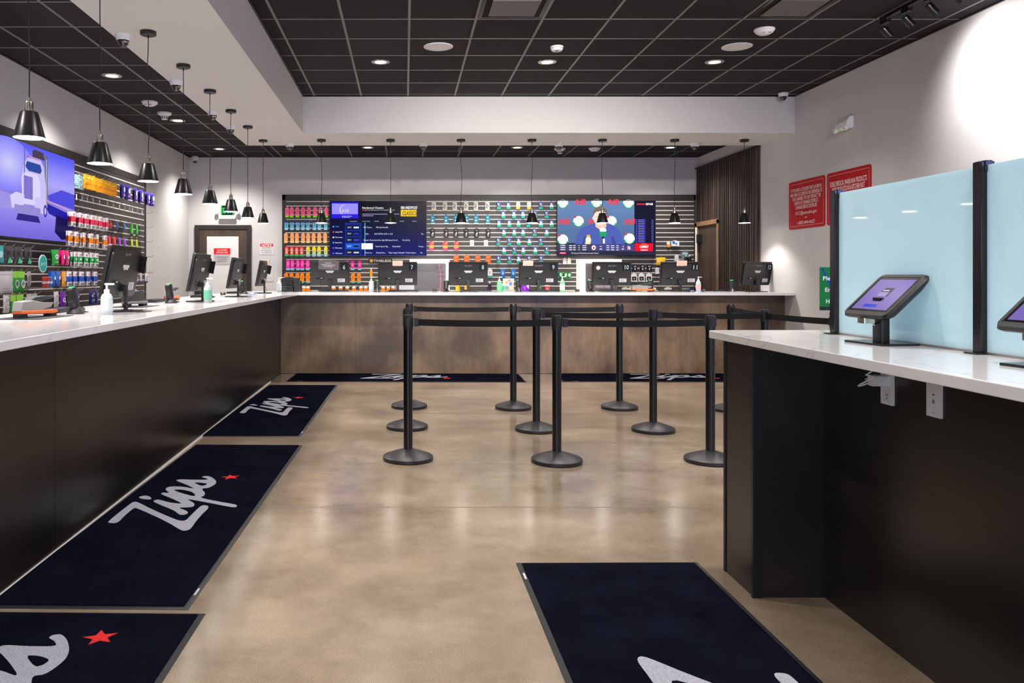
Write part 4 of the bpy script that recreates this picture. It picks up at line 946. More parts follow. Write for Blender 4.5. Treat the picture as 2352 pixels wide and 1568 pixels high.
kind('whitecard', 'white_card_pack', 'pack', .1, .15, .03, [(.35, '#d8d4d0'), (1, '#e4e2e0')], [('r', -.75, .45, .75, .9, '#16181c'), ('e', 0, .7, .25, .08, '#d0d0d4')])
kind('whitelow', 'white_parcel', 'pack', .12, .09, .05, [(1, '#d8d2c6')], [('r', -.04, .0, .04, 1, '#b0a898')])
kind('yellowp', 'yellow_pouch', 'pouch', .16, .13, .04, [(1, '#f0b418')], [('e', .4, .7, .2, .14, '#f4e4b0')], 'pouch', 'foil')
kind('yellowcan', 'yellow_can', 'can', .075, .13, .07, [(1, '#e0b020')], (), 'bottle')
kind('greyp', 'grey_pack', 'pack', .12, .21, .02, [(1, '#6a737c')], [('e', -.5, .25, .22, .1, '#a8d0dc'), ('e', 0, .25, .22, .1, '#a8d0dc'), ('e', .5, .25, .22, .1, '#a8d0dc')])
kind('orangebox', 'orange_box', 'box', .045, .1, .04, [(.5, '#e8d8c8'), (1, '#e88830')])
kind('bluewhite', 'blue_white_box', 'box', .13, .1, .06, [(1, '#e0e0e4')], [('r', -.8, .15, -.1, .6, '#3c64a8'), ('e', .2, .6, .3, .2, '#3890a8')])
kind('darkfig', 'black_bottle', 'bottle', .06, .15, .05, [(.2, '#c8c8cc'), (1, '#141418')], (), 'bottle')
kind('orangebot', 'orange_bottle', 'bottle', .05, .15, .04, [(.2, '#e8e4dc'), (1, '#f09818')], (), 'bottle')
one = lambda id_, x, top, lab: put(id_, (px(x), S_, pz(top)), 0, lab, None) if False else tag(put(id_, (px(x), S_, pz(top)), 0, lab, None), lab, K[id_]['cat'])
one('orangebot', 852.5, 616, 'orange bottle hanging alone left of the number seven monitor')
one('whiteteal', 1125.5, 616, 'white carton with teal base right of the number eight monitor')
one('bluep', 1155, 617, 'dark blue pouch hanging between monitors eight and nine, left one')
one('bluep', 1179, 617, 'blue pouch hanging right beside the number nine monitor')
one('darkbottle', 1125, 647, 'dark purple bottle with white cap right of the number eight monitor')
one('greenp', 1288, 624, 'green round-logo pouch touching the number nine monitor')
one('greenp', 1299.5, 625, 'green round-logo pouch in the middle of the three beside monitor nine')
one('greenp', 1307.5, 625, 'green round-logo pouch farthest from monitor nine')
one('greenp', 1239, 653, 'green pouch seen under the number nine monitor')
one('redp', 1257, 655, 'small red pouch under the number nine monitor')
one('whitebox', 1297, 592, 'narrow grey and white box under the interview screen')
one('creambox', 1307, 592, 'narrow cream box under the interview screen')
for i, x in enumerate((1458.5, 1476, 1491.5)): one('blackcard', x, 606.5, f'black card pack with white print right of monitor ten, {ORD[i]} from the left')
for i, x in enumerate((1456.5, 1473.5, 1490.5)): one('whitecard', x, 626, f'white card pack with black window right of monitor ten, {ORD[i]} from the left')
for i, x in enumerate((1436, 1449.5, 1481, 1498, 1534)): one('whitelow', x, 659, f'white parcel low on the back slat wall, {ORD[i]} from the left right of monitor ten')
one('yellowp', 1518, 591, 'bright yellow pouch behind the top corner of the number eleven monitor')
one('greyp', 1573.5, 575, 'grey pack with three blue rings above the number eleven monitor')
one('orangebox', 1535, 554, 'small orange box on the empty slats right of the interview screen')
one('bluewhite', 1550, 552, 'white box with blue print on the empty slats right of the interview screen')
one('darkfig', 1576, 586, 'black bottle in front of the grey pack, left')
one('darkfig', 1584, 586, 'black bottle in front of the grey pack, right')
one('whitebox', 1554, 585, 'small pale tube box behind the note on the number eleven monitor')
one('yellowcan', 1051.5, 653, 'yellow can standing out under the number eight monitor, left')
one('yellowcan', 1071.5, 653, 'yellow can standing out under the number eight monitor, right')
one('whitebox', 1509, 614, 'tall white box between the card packs and the number eleven monitor')
cb = {'#e0c020': 'yellow', '#60b830': 'green', '#20a8a0': 'turquoise', '#2880d0': 'light blue', '#2858c8': 'dark blue'}
for i, (c, nm) in enumerate(cb.items()):
    kind('sb'+str(i), 'small_bottle', 'bottle', .024, .09, .024, [(.2, '#e8e8e8'), (1, c)], (), 'bottle'); one('sb'+str(i), 1567+4*i, 661, f'tiny {nm} bottle under the number eleven monitor')
for i, x in enumerate((840, 1077)):
    t = thing('wall_plate', f'white wall plate among the hanging packs, {("left", "right")[i]} of the two', 'outlet', (px(970+x/7.35), S_, 1.86))
    b = MB(); b.bbox((-.035, -.006, -.055), (.035, 0, .055), .006, col='#dcdad8', ax=1); cv = CV(b, (0, -.0063, 0), (1, 0, 0), (0, 0, 1)); cv.rect(-.01, -.02, .01, .02, '#b8b4b0'); b.build('plate', 'print', t)
# brand board above monitor seven
t = thing('brand_board', 'small dark board with a yellow disc and white capitals above the number seven monitor', 'sign', (-.42, S_, 1.56))
b = MB(); b.box((-.2, -.02, -.05), (.2, 0, .05), col='#3f3a37'); cv = CV(b, (0, -.0205, 0), (1, 0, 0), (0, 0, 1)); cv.ell(-.155, 0, .03, .03, '#f0b020'); cv.ell(-.155, 0, .012, .012, '#f8d870', 2); cv.text('TIMELESS', .03, -.018, .036, '#f4f2ee', 2, w=.3, bold=.02); b.build('board', 'print', t)
# lit metal cabinets
def lit_cabinet(x0, x1, xe, left, lab, inner):
    y = YB-.5; t = thing('metal_cabinet', lab, 'cabinet', ((x0+x1)/2, y, 0)); w = (x1-x0)/2
    MB().box((-w+.04, .01, 0), (w-.04, .44, 1.52)).build('body', 'steel', t, bevel=.004)
    b = MB(); b.box((-w-.02, -.03, 1.51), (w+.02, .44, 1.575)); 
    if left: b.box((-w-.015, -.03, 0), (-w+.035, .44, 1.51))
    else: b.box((w-.035, -.03, 0), (w+.015, .44, 1.51))
    b.build('lit_frame', 'tube', t)
    b = MB(); cv = CV(b, (0, .0085, 0), (1, 0, 0), (0, 0, 1)); inner(cv, w); b.build('door_front', 'foil', t)
def inn1(cv, w):
    cv.rect(-w+.045, .1, w-.045, 1.505, '#78757a')
    for i, s in enumerate(('Key', 'orders', 'drawer')): cv.text(s, w-.17+.03*i, 1.42-.07*i, .035, '#5a4ca0', 2, w=.1+.02*i, shear=.2)
    a = [(w-.17+.03*math.sin(k*.3), .95+.055*k) for k in range(11)]; cv.poly(a+[(u+.022, v) for u, v in a[::-1]], '#e07088', 1.5)  # pink strip paints a neon tube's reflection onto the door
def inn2(cv, w):
    cv.rect(-w+.04, .1, w-.045, 1.505, '#6a625e'); cv.ell(-w+.1, 1.24, .012, .012, '#d8d4d0', 2)
    cv.poly([(-.1, 1.1), (w-.1, 1.1), (w-.1, 1.2), (-.1, 1.18)], '#b0a0b8', 2)
q = 13.4/1850
lit_cabinet((944-930)*q, (1030-930)*q, 0, False, 'grey metal cabinet with white lit frame between monitors seven and eight', inn1)
lit_cabinet((1339-930)*q, (1424-930)*q, 0, True, 'grey metal cabinet with white lit frame behind the number ten monitor', inn2)

# kinds on the left wall
def lk(id_, name, cat, w, h, bands, deco=(), d=.02): kind(id_, name, cat, w, h, d, bands, deco, 'pouch', 'foil')
for id_, c in (('wp', '#e83058'), ('wo', '#f08a18'), ('wg', '#18a850'), ('wb', '#1c58c8')):
    lk(id_, 'sachet', 'pouch', .105, .155, [(.33, '#e0dfe4'), (.7, c), (1, '#e6e4e6')], [('r', -.5, .15, .4, .22, '#c84858'), ('e', 0, .5, .5, .08, '#f4f0f0' if id_ == 'wg' else c), ('r', -.5, .8, .4, .92, '#6a5860')])
lk('lb', 'silver_blue_pouch', 'pouch', .1, .15, [(1, '#9cc0cc')], [('r', -.6, .3, .5, .36, '#d8ecf0'), ('r', -.5, .6, .5, .8, '#80aab8')])
lk('or', 'orange_pouch', 'pouch', .105, .155, [(.4, '#dca020'), (1, '#f09a18')], [('r', -.5, .2, .5, .28, '#f8c860'), ('r', -.6, .6, .6, .66, '#c87010')])
lk('pu', 'purple_blue_pouch', 'pouch', .13, .17, [(.12, '#5a50c0'), (1, '#342a90')], [('e', .1, .4, .5, .2, '#dce4f4'), ('r', -.5, .68, .6, .85, '#a878d8')])
lk('rs', 'red_packet', 'packet', .06, .1, [(1, '#e04038')], [('r', -.5, .3, .5, .5, '#f0a090')])
lk('bs', 'blue_packet', 'packet', .06, .1, [(1, '#3c78c8')], [('r', -.5, .3, .5, .5, '#a0c0e8')])
lk('gs', 'green_packet', 'packet', .09, .185, [(.72, '#20b830'), (.92, '#1a2018'), (1, '#c8a878')], [('e', 0, .5, .5, .15, '#78d060')])
lk('ys', 'yellow_packet', 'packet', .09, .185, [(.72, '#c8d818'), (.92, '#201c14'), (1, '#c8a878')], [('e', 0, .5, .5, .15, '#f0f070')])
lk('ms', 'magenta_packet', 'packet', .09, .19, [(.72, '#e0209a'), (.92, '#201420'), (1, '#c8a878')], [('e', 0, .5, .5, .15, '#f070c0')])
lk('os', 'orange_packet', 'packet', .08, .19, [(.72, '#f08020'), (.92, '#201420'), (1, '#c8a878')], [('e', 0, .4, .5, .15, '#f8b060')])
lk('rd', 'red_packet', 'packet', .11, .16, [(1, '#d81830')], [('r', -.5, .2, .5, .5, '#f06070'), ('r', -.4, .65, .4, .85, '#f06070')])
lk('vi', 'violet_packet', 'packet', .09, .19, [(.7, '#9050d0'), (1, '#302040')], [('e', 0, .55, .45, .12, '#e8d0f0')])
lk('gr', 'green_cloud_pouch', 'pouch', .13, .155, [(1, '#14a03c')], [('e', .2, .45, .5, .16, '#f0f8f0'), ('e', .2, .45, .3, .09, '#14a03c'), ('r', -.4, .75, .6, .82, '#70d070')])
lk('pk', 'pink_cloud_pouch', 'pouch', .11, .15, [(1, '#e81e82')], [('e', .1, .45, .5, .14, '#fff0f8'), ('e', -.3, .8, .2, .08, '#f898c8')])
lk('bl', 'blue_cloud_pouch', 'pouch', .12, .15, [(1, '#1c62c8')], [('e', .3, .45, .4, .12, '#e8f0fc')])
lk('oc', 'orange_cloud_pouch', 'pouch', .12, .16, [(1, '#f0a418')], [('e', .2, .5, .5, .15, '#f8f4ec'), ('e', .2, .5, .25, .08, '#c87830')])
lk('pc', 'purple_cloud_pouch', 'pouch', .13, .16, [(1, '#6a2498')], [('e', .1, .55, .5, .15, '#f0e8f8'), ('e', .1, .55, .25, .08, '#6a2498')])
lk('nv', 'navy_pouch', 'pouch', .1, .16, [(.2, '#3a2a78'), (1, '#1c1e70')], [('e', .1, .4, .4, .1, '#a8b0e0'), ('e', 0, .75, .5, .1, '#3860c8')])
lk('wh', 'white_pouch', 'pouch', .13, .155, [(1, '#d0c8d0')], [('r', -.5, .2, .5, .3, '#b0a8b4'), ('r', -.5, .5, .5, .75, '#bcb4c0')])
lk('wob', 'white_pouch', 'pouch', .12, .13, [(.85, '#dcd6da'), (1, '#f09030')], [('e', 0, .4, .3, .15, '#b8b0b8')])
lk('wbb', 'white_pouch', 'pouch', .1, .13, [(.85, '#d8d6e0'), (1, '#2c3c98')], [('e', 0, .4, .3, .15, '#b8b4c0')])
lk('dk', 'charcoal_pouch', 'pouch', .14, .155, [(1, '#3a3a42')], [('p', [(-.5, .95), (-.1, .6), (.3, .7), (.2, .95)], '#28c878'), ('r', -.3, .25, .2, .5, '#18181e'), ('e', .4, .85, .2, .1, '#b8b8c0')])
lk('tl', 'teal_pouch', 'pouch', .13, .15, [(1, '#3aa8a8')], [('e', 0, .5, .5, .2, '#a8e0e0')])
lk('sv', 'silver_pouch', 'pouch', .21, .19, [(.14, '#b0aeb4'), (.18, '#8c8a90'), (1, '#c8c6cc')], [('r', -.6, .86, .6, .9, '#a8a6ac')], d=.03)
lk('gn', 'green_leaf_pouch', 'pouch', .13, .19, [(.3, '#88c838'), (.9, '#2c9838'), (1, '#1c7830')], [('e', .2, .6, .6, .2, '#e8f0e8'), ('e', .2, .6, .45, .15, '#485878')])
lk('ss', 'silver_sachet', 'pouch', .09, .14, [(1, '#a8a4a8')], [('r', -.5, .2, .5, .8, '#8c888c')])
lk('lime', 'lime_pouch', 'pouch', .15, .05, [(1, '#90d030')], [('r', -.5, .2, .5, .8, '#d8e8c0')])
def hook(y, z, lab, n, tagp=False, ln=.3):
    t = thing('display_hook', lab, 'hook', (XS, y, z), 0, 'metal display hooks on the left slat wall')
    MB().tube([(-.004, 0, 0), (ln, 0, 0), (ln+.02, 0, .02)], .003, 6).build('wire', 'nickel', t)
    if tagp: MB().box((ln-.012, -.008, -.062), (ln-.006, .008, 0)).build('price_tab', 'white', t)
ROWN = []
id_names = {'wp': 'pink-banded ', 'wo': 'orange-banded ', 'wg': 'green-banded ', 'wb': 'blue-banded '}
def lrow(items, z, desc_row, n=2, xf=-3.5, step=.028, hooks=True):
    """items: (Y, kind id) hanging on hooks at height z, n packs deep"""
    cnt = {}
    for Y, id_ in items:
        k = K[id_]; i = cnt.get(id_, 0); cnt[id_] = i+1
        if hooks: hook(Y, z+.004, f'metal hook holding the {ORD[i]} {id_names.get(id_, "")}{k["name"].replace("_", " ")}, {desc_row}', 0, ln=xf-XS+.03); ROWN.append(1)
        for d in range(n):
            nm = k['name'].replace('_', ' '); bc = {'wp': 'pink-banded ', 'wo': 'orange-banded ', 'wg': 'green-banded ', 'wb': 'blue-banded '}.get(id_, '')
            where = 'front' if d == 0 else ORD[d]+' deep'
            o = put(id_, (xf-d*step-k['d'], Y+random.uniform(-.008, .008)+.012*d, z), PI/2+random.uniform(-.12, .12)-(.75*random.random() if id_ in ('or', 'lb') else 0), f'{bc}{nm}, {ORD[i]} hook of its kind, {desc_row}, {where}', f'{bc}{nm}es of the {desc_row}'.replace('pouches', 'pouches'))
            o.rotation_euler.y = random.uniform(-.03, .03)
def LY(x, X=3.5): return X*1850/(930-x)
L = lambda *a: [(LY(x), i) for x, i in a]
lrow([(LY(x, 3.62), 'lb') for x in (169, 175.5, 183)], 2.41, 'top row beside the lorry screen', 1, xf=-3.58)
lrow(L((191.5, 'or'), (198, 'or'), (204, 'or'), (213, 'or'), (226, 'or'), (236, 'or'), (245, 'or'), (257, 'or')), 2.41, 'top row by the ceiling', 1, xf=-3.47)
lrow(L((270, 'pu'), (281, 'pu'), (299, 'pu'), (312, 'pu'), (328, 'pu'), (338, 'pu')), 2.42, 'top row by the ceiling', 2, xf=-3.42)
lrow(L((170.6, 'wp'), (187, 'wp'), (200, 'wp'), (214, 'wp'), (222, 'wp'), (233, 'wp'), (248, 'wp')), 1.985, 'second filled row', 3)
lrow(L((258.5, 'rs'), (271, 'rs'), (286, 'bs'), (302, 'bs')), 1.975, 'second filled row', 1, xf=-3.58)
lrow(L((313, 'gs'), (324.5, 'gs')), 1.985, 'second filled row', 1, xf=-3.55)
lrow(L((163, 'wo'), (177, 'wo'), (195, 'wo'), (212, 'wo'), (226, 'wo'), (244, 'wo')), 1.775, 'third filled row', 2)
lrow(L((261.5, 'rd'), (273.5, 'rd'), (285.5, 'vi'), (297.5, 'vi'), (313, 'ys'), (324.5, 'ys')), 1.78, 'third filled row', 1, xf=-3.55)
lrow(L((129, 'gr'), (146, 'pk'), (157.5, 'pk')), 1.565, 'fourth filled row', 2)
lrow(L((174, 'wg'), (185, 'wg'), (199, 'wg'), (212, 'wg'), (223, 'wg')), 1.56, 'fourth filled row', 2)
lrow(L((299, 'os'), (311, 'ms'), (322, 'ms')), 1.565, 'fourth filled row', 1, xf=-3.55)
lrow(L((124, 'bl'), (135, 'bl'), (148, 'oc')), 1.35, 'fifth filled row', 2)
lrow(L((160, 'wb'), (175, 'wb'), (189, 'wb'), (205, 'wb'), (221, 'wb')), 1.35, 'fifth filled row', 2)
lrow(L((295, 'wob'), (307, 'wbb'), (317, 'wbb'), (329, 'wbb')), 1.34, 'fifth filled row', 1, xf=-3.45)
lrow(L((131.5, 'wh'), (147, 'pc'), (160, 'nv'), (171, 'nv'), (180, 'nv'), (212, 'nv'), (223, 'nv')), 1.145, 'lowest row', 1)
lrow(L((291, 'wh'), (301, 'wh'), (311, 'wh')), 1.13, 'lowest row beside the wall end', 1)
lrow(L((1, 'tl'), (22, 'dk'), (45, 'dk'), (66.5, 'dk')), 1.565, 'row under the lorry screen', 1)
lrow(L((17, 'sv'), (38, 'gn'), (52, 'gn'), (69, 'ss')), 1.345, 'second row under the lorry screen', 1)
lrow(L((-9, 'sv'), (17, 'wh'), (33, 'gn'), (48, 'gn'), (70, 'ss'), (81, 'ss')), 1.135, 'lowest row by the stapler', 1)
for i, x in enumerate((172, 185, 197, 210, 225, 243, 257, 271, 283, 294, 300.5, 312.5, 323)):
    hook(LY(x+3, 3.57), 2.19, f'empty metal hook with white price tab, {ORD[i]} from the lorry screen', 0, True, .12)
for i, z in enumerate((2.19, 1.985, 1.78, 1.57, 1.34)):
    hook(11.4, z, f'bare end hook at the far edge of the left slat wall, {ORD[i]} from the top', 0, False, .09)
t = thing('round_sign', 'round turquoise shelf sign with white rim and lettering under the lorry screen', 'sign', (XS, 7.57, 1.42))
b = MB(); b.lathe([(0, .27), (.084, .27), (.084, .278), (0, .278)], seg=36, ax=0, col='#c8e8e4'); b.tube([(0, 0, .02), (.272, 0, .02)], .004, 6, col='#a0a0a0'); cv = CV(b, (.2785, 0, 0), (0, 1, 0), (0, 0, 1)); cv.ell(0, 0, .072, .072, '#22a8a4', 1, 32); cv.text('grön', 0, -.015, .034, '#c8f0ec', 2, w=.1); b.build('disc', 'print', t)
for i, (x, c, nm) in enumerate(((97.3, '#d84848', 'red'), (105, '#5878b0', 'blue'))):
    b = MB(); b.lathe([(0, -.05), (.028, -.05), (.034, .05), (.03, .055), (0, .055)], seg=20, col=c); b.lathe([(.03, -.01), (.0335, -.01), (.0345, .012), (.033, .012)], seg=20, cap=False, col='#e8e4e4')
    b.box((-.21, -.03, -.056), (.03, .03, -.05), col='#888888')
    tag(b.build('lidded_cup', 'print', loc=(-3.47, LY(x), 1.24)), f'small {nm} lidded cup on a bracket below the round turquoise sign', 'cup')

# ------------------------------------------------------------------ till monitors
def monitor(x, y, rz, label, num=None, logo=True, note=False, card_side=False, extra=None, zt=ZT):
    t = thing('till_monitor', label, 'monitor', (x, y, zt), rz, 'black till monitors on the counters')
    tilt = math.radians(11); R = Matrix.Rotation(tilt, 3, 'X'); c0 = Vector((0, -.02, .25))
    T = lambda p: tuple(R @ Vector(p)+c0)
    def tr(b): b.v = [T(v) for v in b.v]; return b
    b = MB(); b.bbox((-.27, -.008, -.162), (.27, .012, .162), .008, ax=1); b.bbox((-.255, -.026, -.15), (.255, -.006, .135), .03, ax=1)
    h = tr(b).build('screen_housing', 'black', t)
    b = MB(); cv = CV(b, (0, .0125, 0), (-1, 0, 0), (0, 0, 1)); cv.rect(-.262, -.148, .262, .154, '#c8d4e8'); tr(b).build('screen', 'screen', h)
    # marks on the back
    b = MB(); cv = CV(b, (0, -.0263, 0), (1, 0, 0), (0, 0, 1))
    if logo: cv.text('acer', .0, .105, .024, '#9a9a9e', 1, w=.11, shear=.2)
    cv.rect(-.055, .028, .055, .046, '#c8c8ca'); cv.rect(-.04, .014, .04, .03, '#c8c8ca'); cv.rect(-.02, .0155, .02, .0185, '#6a6a70', 2)
    cv.rect(.105, -.115, .205, -.065, '#c4c4c6'); 
    for k in range(4): cv.rect(.112, -.108+.01*k, .19-.012*(k % 2), -.104+.01*k, '#7a7a80', 2)
    cv.rect(-.19, -.075, -.08, -.05, '#050507'); cv.rect(-.13, -.065, -.1, -.056, '#b8b8bc', 2)
    for u, v in ((-.05, -.07), (.05, -.07), (-.23, -.08)): cv.ell(u, v, .004, .004, '#030304', 1, 8)
    tr(b).build('back_labels', 'print', h)
    if num:
        b = MB(); b.box((.15, -.034, .05), (.245, -.026, .142), col='#08080a'); cv = CV(b, (.1975, -.0345, .066), (1, 0, 0), (0, 0, 1)); cv.text(num, 0, 0, .058, '#a8c8dc', 1, w=.055 if len(num) > 1 else .032, bold=.01)
        tr(b).build('number_card', 'print', t)
    if card_side:
        b = MB(); b.box((.262, -.06, .0), (.27, .03, .11), col='#0c0c10'); b.box((.2705, -.05, .01), (.272, .02, .1), col=card_side); tr(b).build('side_card', 'print', t)
    if note:
        b = MB(); b.box((note[0], -.034, .115), (note[0]+.14, -.029, .185), col='#e8c4b4'); cv = CV(b, (note[0]+.07, -.0345, .15), (1, 0, 0), (0, 0, 1)); cv.rect(-.05, -.01, .05, -.007, '#c89c8c'); tr(b).build('note', 'print', t)
    if extra == 'card6':
        b = MB(); b.box((-.16, -.045, .06), (.12, -.04, .19), col='#5d555c', R=Matrix.Rotation(.06, 3, 'Y')); cv = CV(b, (-.02, -.0455, .12), (1, 0, -.06), (.06, 0, 1)); cv.rect(-.045, .032, .045, .038, '#d8d4d8', 1)
        for k in range(3): cv.rect(-.1+.02*k, .01-.014*k, .1-.02*k, .015-.014*k, '#c8c4c8', 1)
        tr(b).build('note', 'print', t)
    if extra == 'sticker10':
        b = MB(); cv = CV(b, (-.19, -.0268, .085), (1, 0, 0), (0, 0, 1)); cv.ell(0, 0, .03, .032, '#a8a49c', 1); cv.text('10', 0, -.014, .03, '#f0f0f0', 2, w=.04, bold=.03); tr(b).build('number_sticker', 'print', t)
    b = MB(); b.box((-.02, -.058, .006), (.02, -.042, .165)); b.box((-.03, -.055, .125), (.03, -.015, .165)); b.build('stand_neck', 'black', t, bevel=.003)
    b = MB(); b.bbox((-.12, -.13, 0), (.12, .07, .009), .03); b.build('foot', 'black', t)
    b = MB(); b.tube([(-.11, -.05, .185), (-.135, -.075, .13), (-.12, -.085, .07), (-.06, -.09, .03), (-.08, -.07, .012), (-.16, -.04, .006)], .003, 6); b.build('power_cable', 'cable', t)
R90 = PI/2
monitor(-1.80, 5.05, R90, 'black till monitor on the left counter, nearest the camera', None, card_side='#a8b0b8')
monitor(-1.79, 6.93, R90, 'black till monitor on the left counter, second from the camera', None, card_side='#a83878')
monitor(-1.81, 8.5, R90, 'black till monitor on the left counter, third from the camera', None, card_side='#9a8a80')
monitor(-1.83, 10.2, R90, 'black till monitor on the left counter with a pale note on top', None, card_side='#c83848', note=(.1,))
monitor(-1.03, 11.1, 0, 'black till monitor numbered six with a grey note on its back', '6', False, extra='card6')
monitor(-.10, 11.1, 0, 'black till monitor numbered seven on the back counter', '7', note=(-.07,))
monitor(.87, 11.1, 0, 'black till monitor numbered eight on the back counter', '8')
monitor(1.835, 11.1, 0, 'black till monitor numbered nine on the back counter', '9', note=(-.22,))
monitor(2.84, 11.1, 0, 'black till monitor numbered ten with an extra round sticker', '10', extra='sticker10')
monitor(3.78, 11.1, 0, 'black till monitor numbered eleven on the back counter', '11', note=(-.06,))
monitor(4.80, 11.05, .42, 'black till monitor numbered twelve, turned at the right end of the counter', '12')

# scanners, keyboards, bottles and small counter things
def scanner(x, y, rz, lab):
    t = thing('barcode_scanner', lab, 'scanner', (x, y, ZT), rz, 'upright black scanners with green lights')
    b = MB(); b.lathe([(0, 0), (.05, 0), (.05, .006), (.03, .03), (.016, .045), (0, .045)], seg=20); b.build('base', 'black', t)
    R = Matrix.Rotation(-.12, 3, 'X'); b = MB(); b.bbox((-.034, -.022, .035), (.034, .03, .15), .02, ax=2); b.bbox((-.038, -.012, .06), (.038, .02, .155), .02, ax=1); b.v = [tuple(R @ Vector(v)) for v in b.v]; b.build('scan_head', 'black', t)
    b = MB(); b.bbox((-.02, -.008, .154), (.02, .016, .16), .008); b.v = [tuple(R @ Vector(v)) for v in b.v]; b.build('status_light', 'led', t)
    MB().tube([(.0, -.03, .02), (.06, -.05, .008), (.12, .0, .004), (.16, .05, .004)], .003, 6).build('cable', 'cable', t)
for x, y, rz, l in ((-1.93, 4.72, R90, 'in front of the nearest left monitor'), (-1.9, 6.55, R90, 'in front of the second left monitor'), (-1.97, 8.1, R90, 'in front of the third left monitor'), (-1.97, 9.85, R90, 'in front of the fourth left monitor'),
                    (-1.47, 11.15, 0, 'left of monitor six'), (-.38, 10.9, 0, 'left of monitor seven'), (.57, 11.15, 0, 'left of monitor eight'), (1.58, 11.2, 0, 'left of monitor nine'), (2.57, 11.15, 0, 'left of monitor ten'), (3.42, 11.2, 0, 'left of monitor eleven'), (4.55, 11.2, 0, 'left of monitor twelve')):
    scanner(x, y, rz, 'upright black scanner '+l)
def keyboard(x, y, rz, lab):
    t = thing('keyboard', lab, 'keyboard', (x, y, ZT), rz, 'black keyboards at the tills')
    MB().bbox((-.21, -.065, 0), (.21, .065, .018), .01).build('case', 'black', t)
    b = MB()
    for r in range(5):
        for k in range(15): b.box((-.2+k*.0268, -.056+r*.023, .018), (-.2+k*.0268+.022, -.056+r*.023+.019, .024))
    b.build('keys', 'base_black', t)
for x, y, rz, l in ((-2.13, 5.0, R90, 'nearest left monitor'), (-2.12, 6.85, R90, 'second left monitor'), (-2.12, 8.4, R90, 'third left monitor'), (-2.13, 10.1, R90, 'fourth left monitor'), (-1.0, 11.3, 0, 'monitor six'), (-.02, 11.26, 0, 'monitor seven'),
                    (1.0, 11.31, 0, 'monitor eight'), (1.95, 11.25, 0, 'monitor nine'), (2.95, 11.31, 0, 'monitor ten'), (3.78, 11.31, 0, 'monitor eleven'), (4.55, 11.33, 0, 'monitor twelve')):
    keyboard(x, y, rz, 'black keyboard lying behind the '+l)
def mouse(x, y, lab):
    b = MB(); b.lathe([(.03, 0), (.033, .01), (.028, .024), (.015, .033), (0, .035)], seg=16); b.v = [(v[0], v[1]*1.5, v[2]) for v in b.v]
    tag(b.build('computer_mouse', 'black', loc=(x, y, ZT)), lab, 'mouse', 'black computer mice at the tills')
for x, y, l in ((-2.1, 9.3, 'third left monitor'), (.42, 11.3, 'metal cabinet beside monitor seven'), (2.42, 11.3, 'metal cabinet beside monitor ten'), (4.2, 11.32, 'number eleven monitor')): mouse(x, y, 'small black computer mouse near the '+l)
def sanitizer(x, y, lab, liquid='#d8e4e2', label_c=None, h=.13):
    t = thing('pump_bottle', lab, 'bottle', (x, y, ZT), 0, 'pump bottles of hand sanitizer')
    m_ = mat('gel_'+str(len(bpy.data.materials)), liquid, .12); nodes(m_)[2].inputs['Transmission Weight'].default_value = .35
    b = MB(); b.lathe([(0, 0), (.03, 0), (.033, .006), (.033, h*.8), (.026, h*.93), (.014, h)], seg=24); b.build('body', m_, t)
    b = MB(); b.lathe([(.016, h-.004), (.016, h+.018), (.006, h+.022), (.006, h+.05), (0, h+.052)], seg=16); b.box((-.01, -.008, h+.045), (.042, .008, h+.056)); b.build('pump', 'white', t)
    b = MB(); b.lathe([(.0335, h*.18), (.0335, h*.68)], seg=24, cap=False, col=label_c or '#c2c9ca'); b.build('bottle_label', 'print', t)
sanitizer(-1.71, 4.62, 'clear pump bottle in front of the nearest left monitor', h=.125)
sanitizer(-1.62, 6.62, 'pump bottle with green label at the second left monitor', label_c='#6fb89a', h=.15)
sanitizer(-1.68, 10.75, 'clear pump bottle beside the black terminal in the corner', h=.14)
sanitizer(-.46, 11.0, 'clear pump bottle left of the number seven monitor', h=.15)
sanitizer(1.29, 11.0, 'green gel pump bottle between monitors eight and nine', '#88dca0', '#70d090', h=.15)
sanitizer(1.36, 11.06, 'clear pump bottle with green print touching the green gel bottle', '#c8dcd4', '#58a880', h=.12)
sanitizer(2.14, 10.95, 'pump bottle with green gel and white label right of monitor nine', '#80e0a0', '#e8f0e8', h=.155)
sanitizer(3.99, 10.95, 'pump bottle with pink label right of monitor eleven', '#c8e8e0', '#d8a8b8', h=.15)
# black receipt printer in the corner
t = thing('receipt_printer', 'boxy black receipt printer with card reader in the corner of the counters', 'printer', (-1.55, 11.0, ZT), 0)
MB().box((-.13, -.06, 0), (.03, .1, .08)).build('lower_case', 'black', t, bevel=.004)
MB().box((-.135, -.04, .08), (.02, .1, .2)).build('upper_case', 'black_metal', t, bevel=.008)
MB().box((.04, -.05, 0), (.11, .06, .19)).build('card_reader', 'black', t, bevel=.006)
MB().box((-.11, -.065, .02), (.01, -.06, .06)).build('paper_slot', 'dome', t)
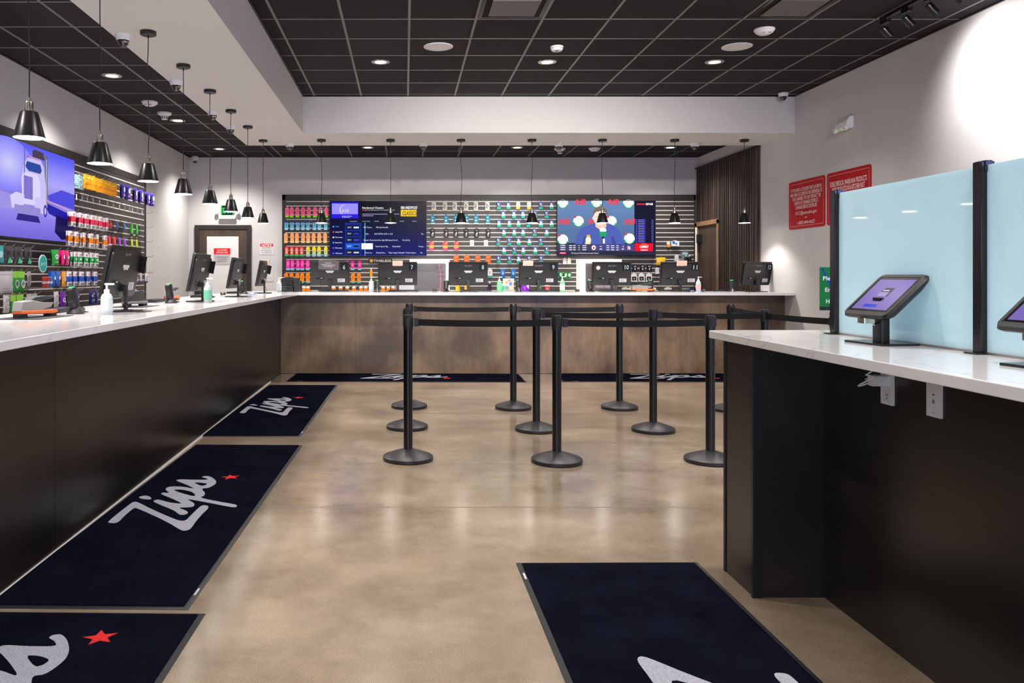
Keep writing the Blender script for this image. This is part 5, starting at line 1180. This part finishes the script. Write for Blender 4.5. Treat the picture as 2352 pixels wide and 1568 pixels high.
# staplers / heat sealers on the left counter
def sealer(x, y, rz, lab, body, lower):
    t = thing('bag_sealer', lab, 'stapler', (x, y, ZT+.0035), rz)
    b = MB(); b.prism([(-.16, .02), (.1, .012), (.16, .02), (.16, .034), (.02, .036), (-.16, .04)], -.03, .03, ax=1); b.build('base', lower, t, bevel=.004)
    b = MB(); b.prism([(-.165, .035), (-.1, .038), (-.02, .03), (.1, .05), (.12, .075), (.02, .078), (-.06, .09), (-.155, .085)], -.028, .028, ax=1); b.build('upper_arm', body, t, bevel=.006)
    b = MB(); b.prism([(-.08, .088), (.02, .08), (.13, .1), (.14, .108), (.04, .113), (-.04, .108)], -.024, .024, ax=1); b.build('handle', 'rubber', t, bevel=.004)
    b = MB(); b.box((-.165, -.02, 0), (-.1, .02, .02)); b.box((.1, -.02, 0), (.165, .02, .02)); b.build('feet', 'rubber', t)
M_['orange_pl'] = mat('orange_plastic', '#e86a20', .35); M_['grey_pl'] = mat('grey_plastic', '#858280', .4); M_['blue_pl'] = mat('blue_plastic', '#2050d8', .35)
def pad(x, y, w, d, lab, c='#26262c', rz=0.):
    tag(MB().box((-w/2, -d/2, 0), (w/2, d/2, .003), col=c).build('counter_pad', 'print', loc=(x, y, ZT), rot=(0, 0, rz)), lab, 'mat')
pad(-1.98, 4.3, .25, .42, 'black counter pad under the grey and orange sealer on the left counter'); sealer(-1.98, 4.32, R90-.15, 'grey and orange hand sealer on a black pad at the left picture side', 'grey_pl', 'orange_pl')
pad(-1.95, 5.8, .25, .4, 'black counter pad under the dark sealer between the first two left monitors'); sealer(-1.95, 5.82, R90-.1, 'dark hand sealer on a pad between the first two left monitors', 'rubber', 'grey_pl')
sealer(-2.08, 7.2, R90, 'orange-based sealer behind the second left monitor', 'grey_pl', 'orange_pl')
sealer(3.28, 11.1, .1, 'orange and grey sealer on the back counter right of monitor ten', 'grey_pl', 'orange_pl')
pad(-1.62, 5.0, .05, .16, 'narrow dark holder lying by the clear pump bottle at nearest monitor', '#2a282c')
pad(-1.5, 2.35, .2, .3, 'black device edge on the left counter cut by the picture edge', '#1a1a1e')
pad(-1.78, 9.35, .1, .22, 'bright blue pen tray on the left counter before the fourth monitor', '#2050d8', .3)
pad(4.05, 11.15, .16, .05, 'small bright blue strip on the back counter right of monitor eleven', '#2048e0')
pad(-1.7, 7.6, .16, .2, 'white paper slip on the left counter before the third monitor', '#c8c8cc', .2)
# goods standing behind the back counter near monitor nine and seven
def stand(id_, x, y, lab):
    k = K[id_]; tag(put(id_, (x, y, ZT+k['h']), 0, lab, None), lab, k['cat'])
stand('tubs', 1.46, 11.38, 'patterned bag standing on the back counter left of monitor nine')
stand('purplebag', 1.69, 11.38, 'shiny purple bag standing on the back counter under monitor nine')
kind('greybox', 'grey_box', 'box', .26, .1, .06, [(1, '#c8c8ca')]); stand('greybox', .0, 11.415, 'low grey box behind the number seven monitor')
